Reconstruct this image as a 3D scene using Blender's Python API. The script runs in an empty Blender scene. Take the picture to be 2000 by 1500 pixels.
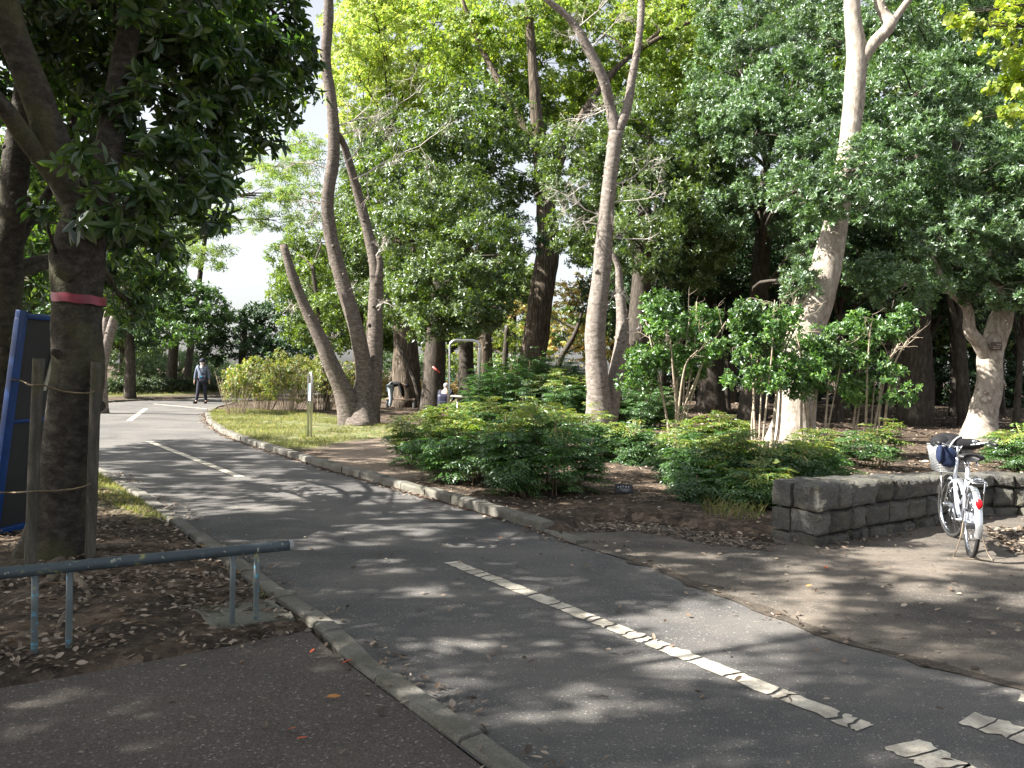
import bpy, math, random
import numpy as np
from mathutils import Vector, Matrix, noise
R = math.radians
rng = np.random.default_rng(7)
random.seed(7)
S = bpy.context.scene
COL = S.collection

# ------------------------------------------------------------------ camera
FPX = 1550.0; CAMH = 1.55; PITCH = R(0.92); ROLL = R(1.3)
fw = Vector((0, math.cos(PITCH), -math.sin(PITCH)))
r0 = Vector((1, 0, 0)); u0 = r0.cross(fw)
rt = r0*math.cos(ROLL) + u0*math.sin(ROLL)
up = u0*math.cos(ROLL) - r0*math.sin(ROLL)
cd = bpy.data.cameras.new('camera'); cam = bpy.data.objects.new('camera', cd); COL.objects.link(cam)
M = Matrix((rt, up, -fw)).transposed().to_4x4(); M.translation = Vector((0, 0, CAMH))
cam.matrix_world = M
cd.sensor_width = 36; cd.lens = 36*FPX/2000; cd.clip_start = 0.05; cd.clip_end = 2000
S.camera = cam

# ------------------------------------------------------------------ world, sun, exposure
SUN_EL = R(40); SUN_AZ = R(-100)           # measured from +Y towards +X
tosun = Vector((math.sin(SUN_AZ)*math.cos(SUN_EL), math.cos(SUN_AZ)*math.cos(SUN_EL), math.sin(SUN_EL)))
w = bpy.data.worlds.new('World'); S.world = w; w.use_nodes = True
nt = w.node_tree; bgn = nt.nodes['Background']
sk = nt.nodes.new('ShaderNodeTexSky'); sk.sky_type = 'NISHITA'; sk.sun_disc = False
sk.sun_elevation = SUN_EL; sk.sun_rotation = SUN_AZ; sk.dust_density = 2.5; sk.air_density = 1.0
hsv = nt.nodes.new('ShaderNodeHueSaturation'); hsv.inputs['Saturation'].default_value = .3   # humid, whitish sky
nt.links.new(sk.outputs[0], hsv.inputs['Color']); nt.links.new(hsv.outputs[0], bgn.inputs[0]); bgn.inputs[1].default_value = 0.064
sd = bpy.data.lights.new('sun', 'SUN'); sd.energy = 5.0; sd.angle = R(0.53); sd.color = (1, .95, .87)
so = bpy.data.objects.new('sun', sd); COL.objects.link(so)
so.rotation_euler = tosun.to_track_quat('Z', 'Y').to_euler()
S.view_settings.view_transform = 'Standard'; S.view_settings.look = 'None'
S.view_settings.exposure = 2.12; S.view_settings.gamma = 1
try:
    S.cycles.max_bounces = 7; S.cycles.diffuse_bounces = 3; S.cycles.glossy_bounces = 2
    S.cycles.transmission_bounces = 4; S.cycles.transparent_max_bounces = 4
except Exception: pass

# ------------------------------------------------------------------ pixel -> world
def ray(px, py): return fw + rt*((px-1000)/FPX) - up*((py-750)/FPX)
def G(px, py, z=0.0):
    d = ray(px, py); t = (z-CAMH)/d.z
    return Vector((d.x*t, d.y*t, z))
def at(px, py, dep):
    d = ray(px, py); t = dep/d.y
    return Vector((d.x*t, d.y*t, CAMH+d.z*t))
def basepx(px, dep):                       # ground point straight below the pixel column at a depth
    a = at(px, 760, dep); return Vector((a.x, dep, 0))

# ------------------------------------------------------------------ object helpers
def tag(o, label=None, cat=None, group=None, kind=None):
    if label: o['label'] = label
    if cat: o['category'] = cat
    if group: o['group'] = group
    if kind: o['kind'] = kind
    return o
def empty(name, loc, label=None, cat=None, group=None, rz=0):
    o = bpy.data.objects.new(name, None); COL.objects.link(o); o.location = loc
    o.rotation_euler = (0, 0, rz); o.empty_display_size = .1
    return tag(o, label, cat, group)
def link(name, me, mat, parent=None):
    o = bpy.data.objects.new(name, me); COL.objects.link(o)
    if mat: me.materials.append(mat)
    if parent: o.parent = parent
    return o
def copy_tree(o, parent=None):
    c = o.copy(); COL.objects.link(c)
    if parent: c.parent = parent
    for ch in [x for x in o.children]: copy_tree(ch, c)
    return c
def quadmesh(name, V, Q, smooth=False):
    me = bpy.data.meshes.new(name); n = len(V); m, k = Q.shape
    me.vertices.add(n); me.vertices.foreach_set('co', np.ascontiguousarray(V, dtype=np.float32).ravel())
    me.loops.add(m*k); me.loops.foreach_set('vertex_index', np.ascontiguousarray(Q, dtype=np.int32).ravel())
    me.polygons.add(m); me.polygons.foreach_set('loop_start', np.arange(0, m*k, k, dtype=np.int32))
    me.polygons.foreach_set('loop_total', np.full(m, k, dtype=np.int32))
    me.polygons.foreach_set('use_smooth', np.full(m, smooth, dtype=bool))
    me.update(calc_edges=True)
    return me
def unit(a): return a/np.maximum(np.linalg.norm(a, axis=-1, keepdims=True), 1e-9)
def catmull(pts, n=5):
    P = [np.array(p, float) for p in pts]
    if len(P) < 3: 
        return [P[0]*(1-t)+P[1]*t for t in np.linspace(0, 1, n+1)]
    P = [2*P[0]-P[1]]+P+[2*P[-1]-P[-2]]; out = []
    for i in range(1, len(P)-2):
        for k in range(n):
            t = k/n
            out.append(.5*((2*P[i])+(-P[i-1]+P[i+1])*t+(2*P[i-1]-5*P[i]+4*P[i+1]-P[i+2])*t*t+(-P[i-1]+3*P[i]-3*P[i+1]+P[i+2])*t**3))
    out.append(P[-2]); return out

class MB:
    def __init__(s): s.v = []; s.f = []; s.off = np.zeros(3)
    def add(s, V, F):
        b = len(s.v); s.v.extend([tuple(x) for x in V]); s.f.extend([tuple(b+i for i in f) for f in F])
    def tube(s, pts, rad, seg=8, n=4, rough=0, cap=True, flare=0, freq=2.5):
        P = catmull([tuple(p) for p in pts], n) if n > 1 else [np.array(p, float) for p in pts]
        m = len(P)
        if np.isscalar(rad): rad = [rad]*len(pts)
        r = np.interp(np.linspace(0, len(pts)-1, m), range(len(rad)), rad)
        V = []; T0 = None; side = None
        for i, p in enumerate(P):
            t = P[min(i+1, m-1)]-P[max(i-1, 0)]; t = t/max(np.linalg.norm(t), 1e-9)
            if side is None:
                a = np.array((1., 0, 0)) if abs(t[0]) < .8 else np.array((0, 1., 0))
                side = np.cross(t, a)
            side = side-t*np.dot(side, t); side = side/max(np.linalg.norm(side), 1e-9)
            bi = np.cross(t, side)
            for k in range(seg):
                an = 2*math.pi*k/seg; rr = r[i]
                d = side*math.cos(an)+bi*math.sin(an)
                if rough:
                    q = p+d*rr
                    rr *= 1+rough*noise.noise(Vector(q)*freq)+rough*.5*noise.noise(Vector(q)*freq*3)
                if flare and i < m*.22:
                    e = 1-i/(m*.22); rr *= 1+flare*e*e*(.55+.45*math.cos(an*5+1))
                V.append(p+d*rr)
        F = []
        for i in range(m-1):
            for k in range(seg):
                k2 = (k+1) % seg
                F.append((i*seg+k, i*seg+k2, (i+1)*seg+k2, (i+1)*seg+k))
        if cap: F.append(tuple(range(seg))[::-1]); F.append(tuple((m-1)*seg+k for k in range(seg)))
        s.add(V, F)
    def box(s, c, sz, rot=None, bev=0):
        x, y, z = [a/2 for a in sz]; b = min(bev, x*.9, y*.9, z*.9)
        V = []; F = []
        if b <= 0:
            V = [(i*x, j*y, k*z) for i in (-1, 1) for j in (-1, 1) for k in (-1, 1)]
            F = [(0, 1, 3, 2), (4, 6, 7, 5), (0, 4, 5, 1), (2, 3, 7, 6), (0, 2, 6, 4), (1, 5, 7, 3)]
        else:
            import bmesh
            bm = bmesh.new(); bmesh.ops.create_cube(bm, size=1)
            for v in bm.verts: v.co = Vector((v.co.x*2*x, v.co.y*2*y, v.co.z*2*z))
            bmesh.ops.bevel(bm, geom=bm.edges[:], offset=b, segments=2, affect='EDGES', profile=.6)
            bm.verts.index_update(); V = [tuple(v.co) for v in bm.verts]; F = [tuple(v.index for v in f.verts) for f in bm.faces]; bm.free()
        out = []
        for v in V:
            q = Vector(v)
            if rot is not None: q = rot @ q
            out.append(tuple(q+Vector(c)))
        s.add(out, F)
    def ell(s, c, r, rot=None, nu=12, nv=8, z0=-1, z1=1):
        V = []; F = []
        for j in range(nv+1):
            ph = math.asin(z0)+(math.asin(z1)-math.asin(z0))*j/nv
            for i in range(nu):
                a = 2*math.pi*i/nu
                q = Vector((r[0]*math.cos(ph)*math.cos(a), r[1]*math.cos(ph)*math.sin(a), r[2]*math.sin(ph)))
                if rot is not None: q = rot @ q
                V.append(tuple(q+Vector(c)))
        for j in range(nv):
            for i in range(nu):
                i2 = (i+1) % nu; F.append((j*nu+i, j*nu+i2, (j+1)*nu+i2, (j+1)*nu+i))
        s.add(V, F)
    def torus(s, c, R_, r, axis='y', nu=40, nv=8):
        V = []; F = []
        for i in range(nu):
            a = 2*math.pi*i/nu
            for j in range(nv):
                b = 2*math.pi*j/nv; q = R_+r*math.cos(b)
                V.append((c[0]+q*math.cos(a), c[1]+r*math.sin(b), c[2]+q*math.sin(a)))
        for i in range(nu):
            for j in range(nv):
                i2 = (i+1) % nu; j2 = (j+1) % nv; F.append((i*nv+j, i*nv+j2, i2*nv+j2, i2*nv+j))
        s.add(V, F)
    def build(s, name, mat, parent=None, origin=None, smooth=True):
        V = s.v
        if origin is not None:
            V = [(v[0]-origin[0], v[1]-origin[1], v[2]-origin[2]) for v in V]
        me = bpy.data.meshes.new(name); me.from_pydata(V, [], s.f)
        me.polygons.foreach_set('use_smooth', [smooth]*len(me.polygons)); me.update()
        return link(name, me, mat, parent)

# ------------------------------------------------------------------ materials
def newmat(name):
    m = bpy.data.materials.new(name); m.use_nodes = True; nt = m.node_tree; nt.nodes.clear()
    return m, nt, nt.nodes.new('ShaderNodeOutputMaterial')
def N(nt, t, **kw):
    n = nt.nodes.new(t)
    for k, v in kw.items():
        if hasattr(n, k): setattr(n, k, v)
        else: n.inputs[k.replace('_', ' ')].default_value = v
    return n
def ramp(nt, fac, stops, interp='LINEAR'):
    r = nt.nodes.new('ShaderNodeValToRGB'); r.color_ramp.interpolation = interp
    e = r.color_ramp.elements
    while len(e) < len(stops): e.new(.5)
    for i, (p, c) in enumerate(stops):
        e[i].position = p; e[i].color = (c[0], c[1], c[2], 1) if not np.isscalar(c) else (c, c, c, 1)
    nt.links.new(fac, r.inputs[0]); return r.outputs[0]
def coords(nt, scale=(1, 1, 1), world=False):
    if world:
        g = nt.nodes.new('ShaderNodeNewGeometry'); o = g.outputs['Position']
    else: o = nt.nodes.new('ShaderNodeTexCoord').outputs['Object']
    mp = nt.nodes.new('ShaderNodeMapping'); mp.inputs['Scale'].default_value = scale
    nt.links.new(o, mp.inputs[0]); return mp.outputs[0]
def ntex(nt, vec, scale, detail=4, rough=.55, dist=0):
    n = N(nt, 'ShaderNodeTexNoise'); n.inputs['Scale'].default_value = scale; n.inputs['Detail'].default_value = detail
    n.inputs['Roughness'].default_value = rough; n.inputs['Distortion'].default_value = dist
    nt.links.new(vec, n.inputs['Vector']); return n.outputs[0]
def mixc(nt, fac, a, b, mode='MIX'):
    m = nt.nodes.new('ShaderNodeMixRGB'); m.blend_type = mode
    for i, x in ((0, fac), (1, a), (2, b)):
        if hasattr(x, 'links'): nt.links.new(x, m.inputs[i])
        else: m.inputs[i].default_value = x if i == 0 else ((x[0], x[1], x[2], 1) if not np.isscalar(x) else (x, x, x, 1))
    return m.outputs[0]
def principled(nt, out, col, rough=.8, bump=None, bs=.3, bd=.02, metal=0, spec=.3):
    p = nt.nodes.new('ShaderNodeBsdfPrincipled')
    for k, x in (('Base Color', col), ('Roughness', rough), ('Metallic', metal), ('Specular IOR Level', spec)):
        if hasattr(x, 'links'): nt.links.new(x, p.inputs[k])
        else: p.inputs[k].default_value = x if np.isscalar(x) else (x[0], x[1], x[2], 1)
    if bump is not None:
        b = nt.nodes.new('ShaderNodeBump'); b.inputs['Strength'].default_value = bs; b.inputs['Distance'].default_value = bd
        nt.links.new(bump, b.inputs['Height']); nt.links.new(b.outputs[0], p.inputs['Normal'])
    nt.links.new(p.outputs[0], out.inputs[0]); return p
def leafmat(name, cols, trans=.35, rough=.42, tcol=None, gl=.06):
    m, nt, out = newmat(name)
    g = nt.nodes.new('ShaderNodeNewGeometry')
    stops = [(i/(len(cols)-1), c) for i, c in enumerate(cols)]
    c = ramp(nt, g.outputs['Random Per Island'], stops)
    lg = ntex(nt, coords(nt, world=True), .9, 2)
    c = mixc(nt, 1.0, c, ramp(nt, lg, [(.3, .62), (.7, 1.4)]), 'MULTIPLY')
    d = nt.nodes.new('ShaderNodeBsdfDiffuse'); nt.links.new(c, d.inputs[0])
    t = nt.nodes.new('ShaderNodeBsdfTranslucent')
    tc = mixc(nt, 1.0, c, tcol or (1.5, 1.7, .6), 'MULTIPLY'); nt.links.new(tc, t.inputs[0])
    mx = nt.nodes.new('ShaderNodeMixShader'); mx.inputs[0].default_value = trans
    nt.links.new(d.outputs[0], mx.inputs[1]); nt.links.new(t.outputs[0], mx.inputs[2])
    gs = nt.nodes.new('ShaderNodeBsdfGlossy'); gs.inputs['Roughness'].default_value = rough
    gs.inputs[0].default_value = (.9, .95, 1, 1)
    m2 = nt.nodes.new('ShaderNodeMixShader'); m2.inputs[0].default_value = gl
    nt.links.new(mx.outputs[0], m2.inputs[1]); nt.links.new(gs.outputs[0], m2.inputs[2])
    nt.links.new(m2.outputs[0], out.inputs[0]); return m
def barkmat(name, c1, c2, c3, sc=(1, 1, 1), fs=6, bs=.5, moss=None, bd=.03):
    m, nt, out = newmat(name)
    v = coords(nt, sc); a = ntex(nt, v, fs, 8, .65, .3); b = ntex(nt, coords(nt), 1.6, 3)
    f = ntex(nt, coords(nt), 45, 3)
    c = ramp(nt, a, [(.3, c1), (.52, c2), (.72, c3)])
    c = mixc(nt, ramp(nt, b, [(.45, 0.), (.65, .55)]), c, mixc(nt, .5, c, c2))
    if moss: c = mixc(nt, ramp(nt, b, [(.52, 0.), (.66, .6)]), c, moss)
    c = mixc(nt, ramp(nt, f, [(.35, .3), (.5, 0.)]), c, c1)
    h = mixc(nt, .3, a, f)
    principled(nt, out, c, .9, h, bs, bd, spec=.15); return m
def plain(name, col, rough=.5, metal=0, var=.15, sc=20, spec=.4, bs=.1):
    m, nt, out = newmat(name); n = ntex(nt, coords(nt), sc, 4)
    a = tuple(max(0, x*(1-var)) for x in col); b = tuple(min(1, x*(1+var)) for x in col)
    principled(nt, out, ramp(nt, n, [(.3, a), (.7, b)]), rough, n, bs, .005, metal, spec); return m

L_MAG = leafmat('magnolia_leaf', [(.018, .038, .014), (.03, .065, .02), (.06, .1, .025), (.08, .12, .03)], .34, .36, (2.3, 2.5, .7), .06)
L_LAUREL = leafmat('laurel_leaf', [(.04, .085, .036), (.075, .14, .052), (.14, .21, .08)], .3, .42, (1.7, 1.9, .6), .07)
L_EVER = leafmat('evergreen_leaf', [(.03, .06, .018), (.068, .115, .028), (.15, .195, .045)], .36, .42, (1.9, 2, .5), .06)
L_OLIVE = leafmat('olive_leaf', [(.06, .1, .02), (.11, .17, .03), (.16, .21, .04)], .42, .45, (1.6, 1.7, .5), .05)
L_YELLOW = leafmat('lime_leaf', [(.2, .3, .06), (.3, .4, .085), (.4, .46, .11), (.46, .45, .13)], .55, .5, (1.25, 1.3, .8), .03)
L_GINKGO = leafmat('ginkgo_leaf', [(.16, .26, .03), (.26, .34, .05), (.34, .38, .06)], .5, .5, (1.4, 1.4, .6), .03)
L_FEATHER = leafmat('feathery_leaf', [(.16, .26, .08), (.22, .33, .09), (.32, .36, .1)], .5, .5, (1.3, 1.3, .8), .03)
L_AUTUMN = leafmat('autumn_leaf', [(.5, .16, .09), (.52, .4, .12), (.46, .44, .13), (.34, .42, .12), (.28, .38, .1)], .5, .5, (1.3, 1.1, .7), .03)
L_CAM = leafmat('camellia_leaf', [(.036, .088, .026), (.075, .155, .04), (.16, .25, .065)], .35, .42, (1.6, 1.9, .5), .06)
L_NAN = leafmat('nandina_leaf', [(.03, .08, .025), (.06, .135, .035), (.1, .18, .04)], .35, .42, (1.6, 1.8, .6), .06)
L_NANY = leafmat('nandina_young_leaf', [(.09, .17, .03), (.16, .23, .04), (.27, .25, .05), (.13, .22, .04), (.08, .16, .035)], .4, .45, (1.4, 1.4, .6), .05)
L_SHRUB = leafmat('shrub_leaf', [(.07, .13, .03), (.15, .22, .05), (.24, .28, .07), (.3, .22, .09), (.12, .2, .05)], .4, .45, (1.4, 1.4, .6), .04)
L_HEDGE = leafmat('hedge_leaf', [(.035, .07, .03), (.06, .1, .04), (.11, .12, .06)], .3, .4, (1.5, 1.6, .7), .06)
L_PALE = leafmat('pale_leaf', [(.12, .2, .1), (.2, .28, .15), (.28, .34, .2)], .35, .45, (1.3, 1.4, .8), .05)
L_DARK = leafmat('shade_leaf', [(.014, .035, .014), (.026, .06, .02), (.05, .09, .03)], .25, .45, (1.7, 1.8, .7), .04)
L_GRASS = leafmat('grass_blade', [(.07, .115, .03), (.13, .18, .055), (.34, .29, .15), (.2, .2, .08), (.26, .21, .12)], .35, .6, (1.3, 1.4, .6), .01)
L_DEAD = leafmat('fallen_leaf', [(.05, .037, .028), (.1, .073, .052), (.17, .125, .09), (.25, .195, .145), (.4, .33, .26), (.07, .05, .037)], .12, .6, (1.2, 1, .8), .03)
L_RED = leafmat('red_fallen_leaf', [(.45, .06, .03), (.5, .16, .04), (.45, .3, .06)], .12, .6, (1.2, 1, .8), .04)
B_PALE = barkmat('pale_bark', (.14, .118, .095), (.33, .29, .245), (.52, .47, .41), (1, 1, .5), 11, .8)
B_CHERRY = barkmat('cherry_bark', (.05, .04, .034), (.13, .11, .094), (.24, .21, .185), (.8, .8, 1.9), 12, .9)
B_TWO = barkmat('grey_bark', (.08, .066, .057), (.19, .165, .145), (.33, .29, .26), (.8, .8, 1.3), 12, .8)
B_DARK = barkmat('fissured_bark', (.025, .02, .016), (.1, .08, .06), (.3, .25, .2), (3.4, 3.4, .5), 4.5, 1, bd=.06)
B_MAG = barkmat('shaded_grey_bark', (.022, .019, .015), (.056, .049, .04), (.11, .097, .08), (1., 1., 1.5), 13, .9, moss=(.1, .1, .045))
B_WOOD = barkmat('wood_bark', (.025, .022, .018), (.065, .055, .045), (.12, .105, .09), (2, 2, .7), 6, .6)
B_STEM = barkmat('pale_stem_bark', (.2, .16, .12), (.36, .3, .23), (.5, .43, .34), (1, 1, .6), 16, .3)
B_TWIG = barkmat('dry_twig', (.3, .27, .24), (.48, .44, .4), (.62, .58, .54), (1, 1, 1), 20, .2)
B_NSTEM = barkmat('brown_stem', (.09, .06, .04), (.17, .12, .08), (.25, .18, .12), (1, 1, 1), 20, .2)

# ------------------------------------------------------------------ leaf geometry
def leaf_arrays(C, D, Nn, L, W, fold=False, curl=.12):
    """C base, D long axis, Nn normal (arrays n x 3); L, W arrays."""
    D = unit(D); B = unit(np.cross(D, Nn)); U = np.cross(B, D)
    L = L[:, None]; W = W[:, None]
    if not fold:
        V = np.stack([C, C+D*L*.5+B*W*.5, C+D*L-U*L*curl, C+D*L*.5-B*W*.5], 1)
        n = len(C); Q = np.arange(n*4).reshape(n, 4)
        return V.reshape(-1, 3), Q
    tip = C+D*L-U*L*curl; up_ = U*W*.18
    V = np.stack([C, tip, C+D*L*.74+B*W*.42+up_-U*L*curl*.45, C+D*L*.36+B*W*.5+up_, C+D*L*.36-B*W*.5+up_, C+D*L*.74-B*W*.42+up_-U*L*curl*.45], 1)
    n = len(C); b = np.arange(n)[:, None]*6
    Q = np.concatenate([b+np.array([[0, 1, 2, 3]]), b+np.array([[0, 4, 5, 1]])], 1).reshape(-1, 4)
    return V.reshape(-1, 3), Q
def rosettes(C, A, n, L, W, spread=(0, 60), fold=False, curl=.12, droop=0., off=0.):
    m = len(C); A = unit(A)
    h = unit(rng.normal(size=(m, 3))); X = unit(np.cross(A, h)); Y = np.cross(A, X)
    ph = (np.arange(n)[None, :]*2.39996+rng.uniform(0, 6.28, (m, 1)))+rng.normal(0, .25, (m, n))
    el = np.radians(rng.uniform(spread[0], spread[1], (m, n)))
    rad = X[:, None]*np.cos(ph)[..., None]+Y[:, None]*np.sin(ph)[..., None]
    D = rad*np.cos(el)[..., None]+A[:, None]*np.sin(el)[..., None]
    D[..., 2] -= droop
    D = unit(D); Nn = unit(A[:, None]*np.cos(el)[..., None]-rad*np.sin(el)[..., None]+rng.normal(0, .3, (m, n, 3)))
    Cc = C[:, None]+D*off+A[:, None]*rng.uniform(-1, 1, (m, n, 1))*L*.35
    ls = rng.uniform(.7, 1.15, (m, n))
    return leaf_arrays(Cc.reshape(-1, 3), D.reshape(-1, 3), Nn.reshape(-1, 3), (L*ls).ravel(), (W*ls).ravel(), fold, curl)
# leaf styles: L, W, leaves per rosette, coverage, sub-clump size, flatness
ST = dict(
 magnolia=dict(L=.15, W=.056, n=7, cov=.8, sub=.3, flat=.7, fold=True, droop=.35, spread=(-10, 50)),
 laurel=dict(L=.125, W=.042, n=8, cov=1.25, sub=.26, flat=.65, spread=(5, 65)),
 ever=dict(L=.13, W=.05, n=6, cov=1.15, sub=.26, flat=.7, spread=(-10, 60)),
 far=dict(L=.2, W=.1, n=5, cov=.95, sub=.24, flat=.6, spread=(-30, 60)),
 farbig=dict(L=.34, W=.18, n=5, cov=.95, sub=.24, flat=.6, spread=(-30, 60)),
 lime=dict(L=.15, W=.1, n=5, cov=.85, sub=.24, flat=.38, spread=(-25, 35)),
 feather=dict(L=.3, W=.06, n=6, cov=.3, sub=.26, flat=.2, spread=(-15, 25)),
 ginkgo=dict(L=.075, W=.08, n=5, cov=.6, sub=.25, flat=.5, spread=(-20, 40)),
 camellia=dict(L=.085, W=.042, n=5, cov=1.0, sub=.3, flat=.75, fold=True, spread=(0, 60)),
 shrub=dict(L=.1, W=.045, n=6, cov=.8, sub=.3, flat=.8, spread=(0, 70)),
 hedge=dict(L=.07, W=.04, n=6, cov=1.2, sub=.3, flat=.9, spread=(0, 70)),
 shade=dict(L=.17, W=.075, n=6, cov=.55, sub=.22, flat=.55, spread=(-15, 45)),
)
def blob_cloud(blobs, st, dens=1.0):
    """blobs: (center, (rx,ry,rz)); leaves gathered in sub-clumps over each blob's shell."""
    Vs = []; Qs = []; nb = 0; subs = []
    s = ST[st]; la = s['L']*s['W']*.5
    for c, r in blobs:
        c = np.array(c, float); r = np.array(r, float)
        p = 1.6; area = 4*math.pi*(((r[0]*r[1])**p+(r[0]*r[2])**p+(r[1]*r[2])**p)/3)**(1/p)
        nl = max(30, dens*s['cov']*area/la); nr = max(6, int(nl/s['n']))
        rm = r.mean(); srad = max(.16, s['sub']*rm)
        K = int(max(6, min(90, area/(srad*srad*3.0))))
        d = unit(rng.normal(size=(K, 3)))
        q = rng.uniform(.55, 1.05, (K, 1))
        sc_ = c+d*r*q
        subs.append((c, sc_))
        k = rng.integers(0, K, nr)
        o = rng.normal(size=(nr, 3)); o = unit(o)*rng.uniform(.15, 1, (nr, 1))**.6*srad*rng.uniform(.6, 1.25, (K, 1))[k]
        o[:, 2] *= s['flat']
        C = sc_[k]+o
        A = unit(unit(d[k]*np.array((1, 1, .7)))*.55+unit(o)*.5+np.array((0, 0, .45))+rng.normal(0, .35, (nr, 3)))
        V, Q = rosettes(C, A, s['n'], s['L'], s['W'], s['spread'], s.get('fold', False), .14, s.get('droop', 0))
        Vs.append(V); Qs.append(Q+nb); nb += len(V)
    return np.concatenate(Vs), np.concatenate(Qs), subs
def pxblob(px, py, dep, rx, ry=None, rd=None):
    ry = ry or rx; m = dep/FPX
    return (tuple(at(px, py, dep)), (rx*m, (rd or (rx+ry)/2)*m, ry*m))

def build_tree(name, label, cat, stems, blobs, st, lmat, bmat, group=None, dens=1.0, flare=.35, seg=14, rough=.14, limbs=True, base=None, limb_r=.3, extra=None):
    """stems: list of (points world, radii m). First stem starts at the ground."""
    p0 = Vector(stems[0][0][0]) if base is None else Vector(base)
    root = empty(name, (p0.x, p0.y, 0), label, cat, group)
    org = (p0.x, p0.y, 0)
    tb = MB()
    for i, (pts, rad) in enumerate(stems):
        tb.tube(pts, rad, seg if i == 0 else max(8, seg-2), 5, rough, flare=flare if pts[0][2] < .05 else 0)
    if blobs:
        V, Q, subs = blob_cloud(blobs, st, dens)
        V = V-np.array(org)
        link('crown', quadmesh('crown', V, Q), lmat, root)
        if limbs:
            allp = []
            for pts, rad in stems:
                P = catmull([tuple(p) for p in pts], 5); rr = np.interp(np.linspace(0, len(pts)-1, len(P)), range(len(rad)), rad)
                allp += [(P[i], rr[i]) for i in range(int(len(P)*.35), len(P))]
            for (c, sc_), (cc, r) in zip(subs, blobs):
                j = min(range(len(allp)), key=lambda i: np.linalg.norm(allp[i][0]-c)+.8*max(0, allp[i][0][2]-c[2]+.3*r[2]))
                a, ra = allp[j]; dist = np.linalg.norm(c-a)
                r1 = min(ra*.6, .07, max(.012, dist*.022))*limb_r/.3
                mid = (a+c)/2+np.array((rng.normal(0, .06), rng.normal(0, .06), .08))*dist
                if dist > .15: tb.tube([a, mid, c], [r1, r1*.75, r1*.45], 7, 4, .12, cap=False)
                for q in sc_[:min(len(sc_), 9)]:
                    c9 = mid*(1-u9)+c*u9 if (u9 := rng.uniform(.35, 1.)) else c
                    m2 = (c9+q)/2+rng.normal(0, .1, 3)*np.linalg.norm(q-c)+np.array((0, 0, .05))
                    tb.tube([c9, m2, q], [r1*.4, r1*.26, r1*.1], 5, 3, 0, cap=False)
    for pts, rad in stems[:4]:
        if rad[0] < .1 or rad[0] > .5: continue
        P = catmull([tuple(p) for p in pts], 5); rr = np.interp(np.linspace(0, len(pts)-1, len(P)), range(len(rad)), rad)
        for _ in range(int(len(P)*.35)):
            i = rng.integers(3, len(P)-1); a = rng.uniform(0, 6.28); d = np.array((math.cos(a), math.sin(a), rng.uniform(-.1, .6))); r_ = rr[i]*rng.uniform(.12, .26)
            tb.tube([P[i]+d*rr[i]*.55, P[i]+d*rr[i]*1.02, P[i]+d*rr[i]*rng.uniform(1.05, 1.22)], [r_*1.9, r_*1.25, r_*.7], 8, 2, .25, freq=9)
    if extra: extra(tb)
    tb.build('trunk', bmat, root, org)
    return root, org
def twigs(mb, start, d, length, r, lev=3, nb=5, droop=0):
    d = np.array(d, float); d /= np.linalg.norm(d); p = np.array(start, float); pts = [p.copy()]
    k = 5
    for i in range(k):
        d = d+rng.normal(0, .16, 3)+np.array((0, 0, -droop)); d /= np.linalg.norm(d)
        p = p+d*length/k; pts.append(p.copy())
    mb.tube(pts, list(np.linspace(r, r*.35, len(pts))), 5 if r > .008 else 3, 1, 0, cap=False)
    if lev > 0:
        for _ in range(nb):
            i = rng.integers(1, k+1); s = unit(rng.normal(size=3)+d*1.3)
            twigs(mb, pts[i], s, length*rng.uniform(.35, .6), r*.5, lev-1, nb, droop)

# ------------------------------------------------------------------ ground zones
def poly(pxs): return np.array([[G(*p).x, G(*p).y] for p in pxs])
kerbR = [(640, 771), (560, 777), (500, 783), (450, 790), (415, 800), (400, 812), (405, 826), (430, 846), (480, 867), (560, 892), (640, 917), (740, 945), (850, 976), (960, 1008), (1040, 1032), (1085, 1050), (1122, 1064)]
kerbL = [(-400, 862), (0, 872), (120, 893), (200, 928), (270, 972), (330, 1018), (400, 1072), (440, 1103), (520, 1162), (610, 1220), (690, 1302), (820, 1402), (970, 1512), (1130, 1640)]
farE = [(-400, 822), (0, 800), (200, 787), (300, 781), (430, 776), (640, 763)]
seam = [(1122, 1064), (1200, 1087), (1300, 1118), (1450, 1180), (1600, 1238), (1750, 1284), (1900, 1322), (2010, 1352), (2300, 1440)]
gp = lambda L: [tuple(G(*p))[:2] for p in L]
R_poly = np.array(gp(farE)+gp(kerbR)+gp(seam)+[(9, 1.5), (9, -4), (1.2, -4)]+gp(kerbL)[::-1])
plantE = [(1122, 1064), (1110, 1042), (1160, 1022), (1250, 1020), (1400, 1042), (1520, 1066)]
P1 = Vector((2.80, 7.23, 0)); P0 = P1+Vector((-.24, .42, 0)); P2 = Vector((5.68, 9.32, 0)); P3 = Vector((10.5, 8.6, 0))
A_poly = np.array(gp(plantE)+[(P0.x, P0.y), (P1.x+.1, P1.y+.2), (P2.x, P2.y+.1), (P3.x, P3.y+.1), (14, 8.6), (14, 2)]+gp(seam)[::-1][:-1])
S_poly = np.array(gp([(600, 1232), (690, 1306), (820, 1406), (970, 1516), (1130, 1650)])+[(1, -4), (-8, -4), (-8, 2.9)]+gp([(-200, 1385), (0, 1345), (200, 1312), (420, 1270)]))
def inside(P, x, y):
    c = np.zeros(x.shape, bool); n = len(P); j = n-1
    for i in range(n):
        xi, yi = P[i]; xj, yj = P[j]
        k = ((yi > y) != (yj > y)) & (x < (xj-xi)*(y-yi)/(yj-yi+1e-12)+xi); c ^= k; j = i
    return c
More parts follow.
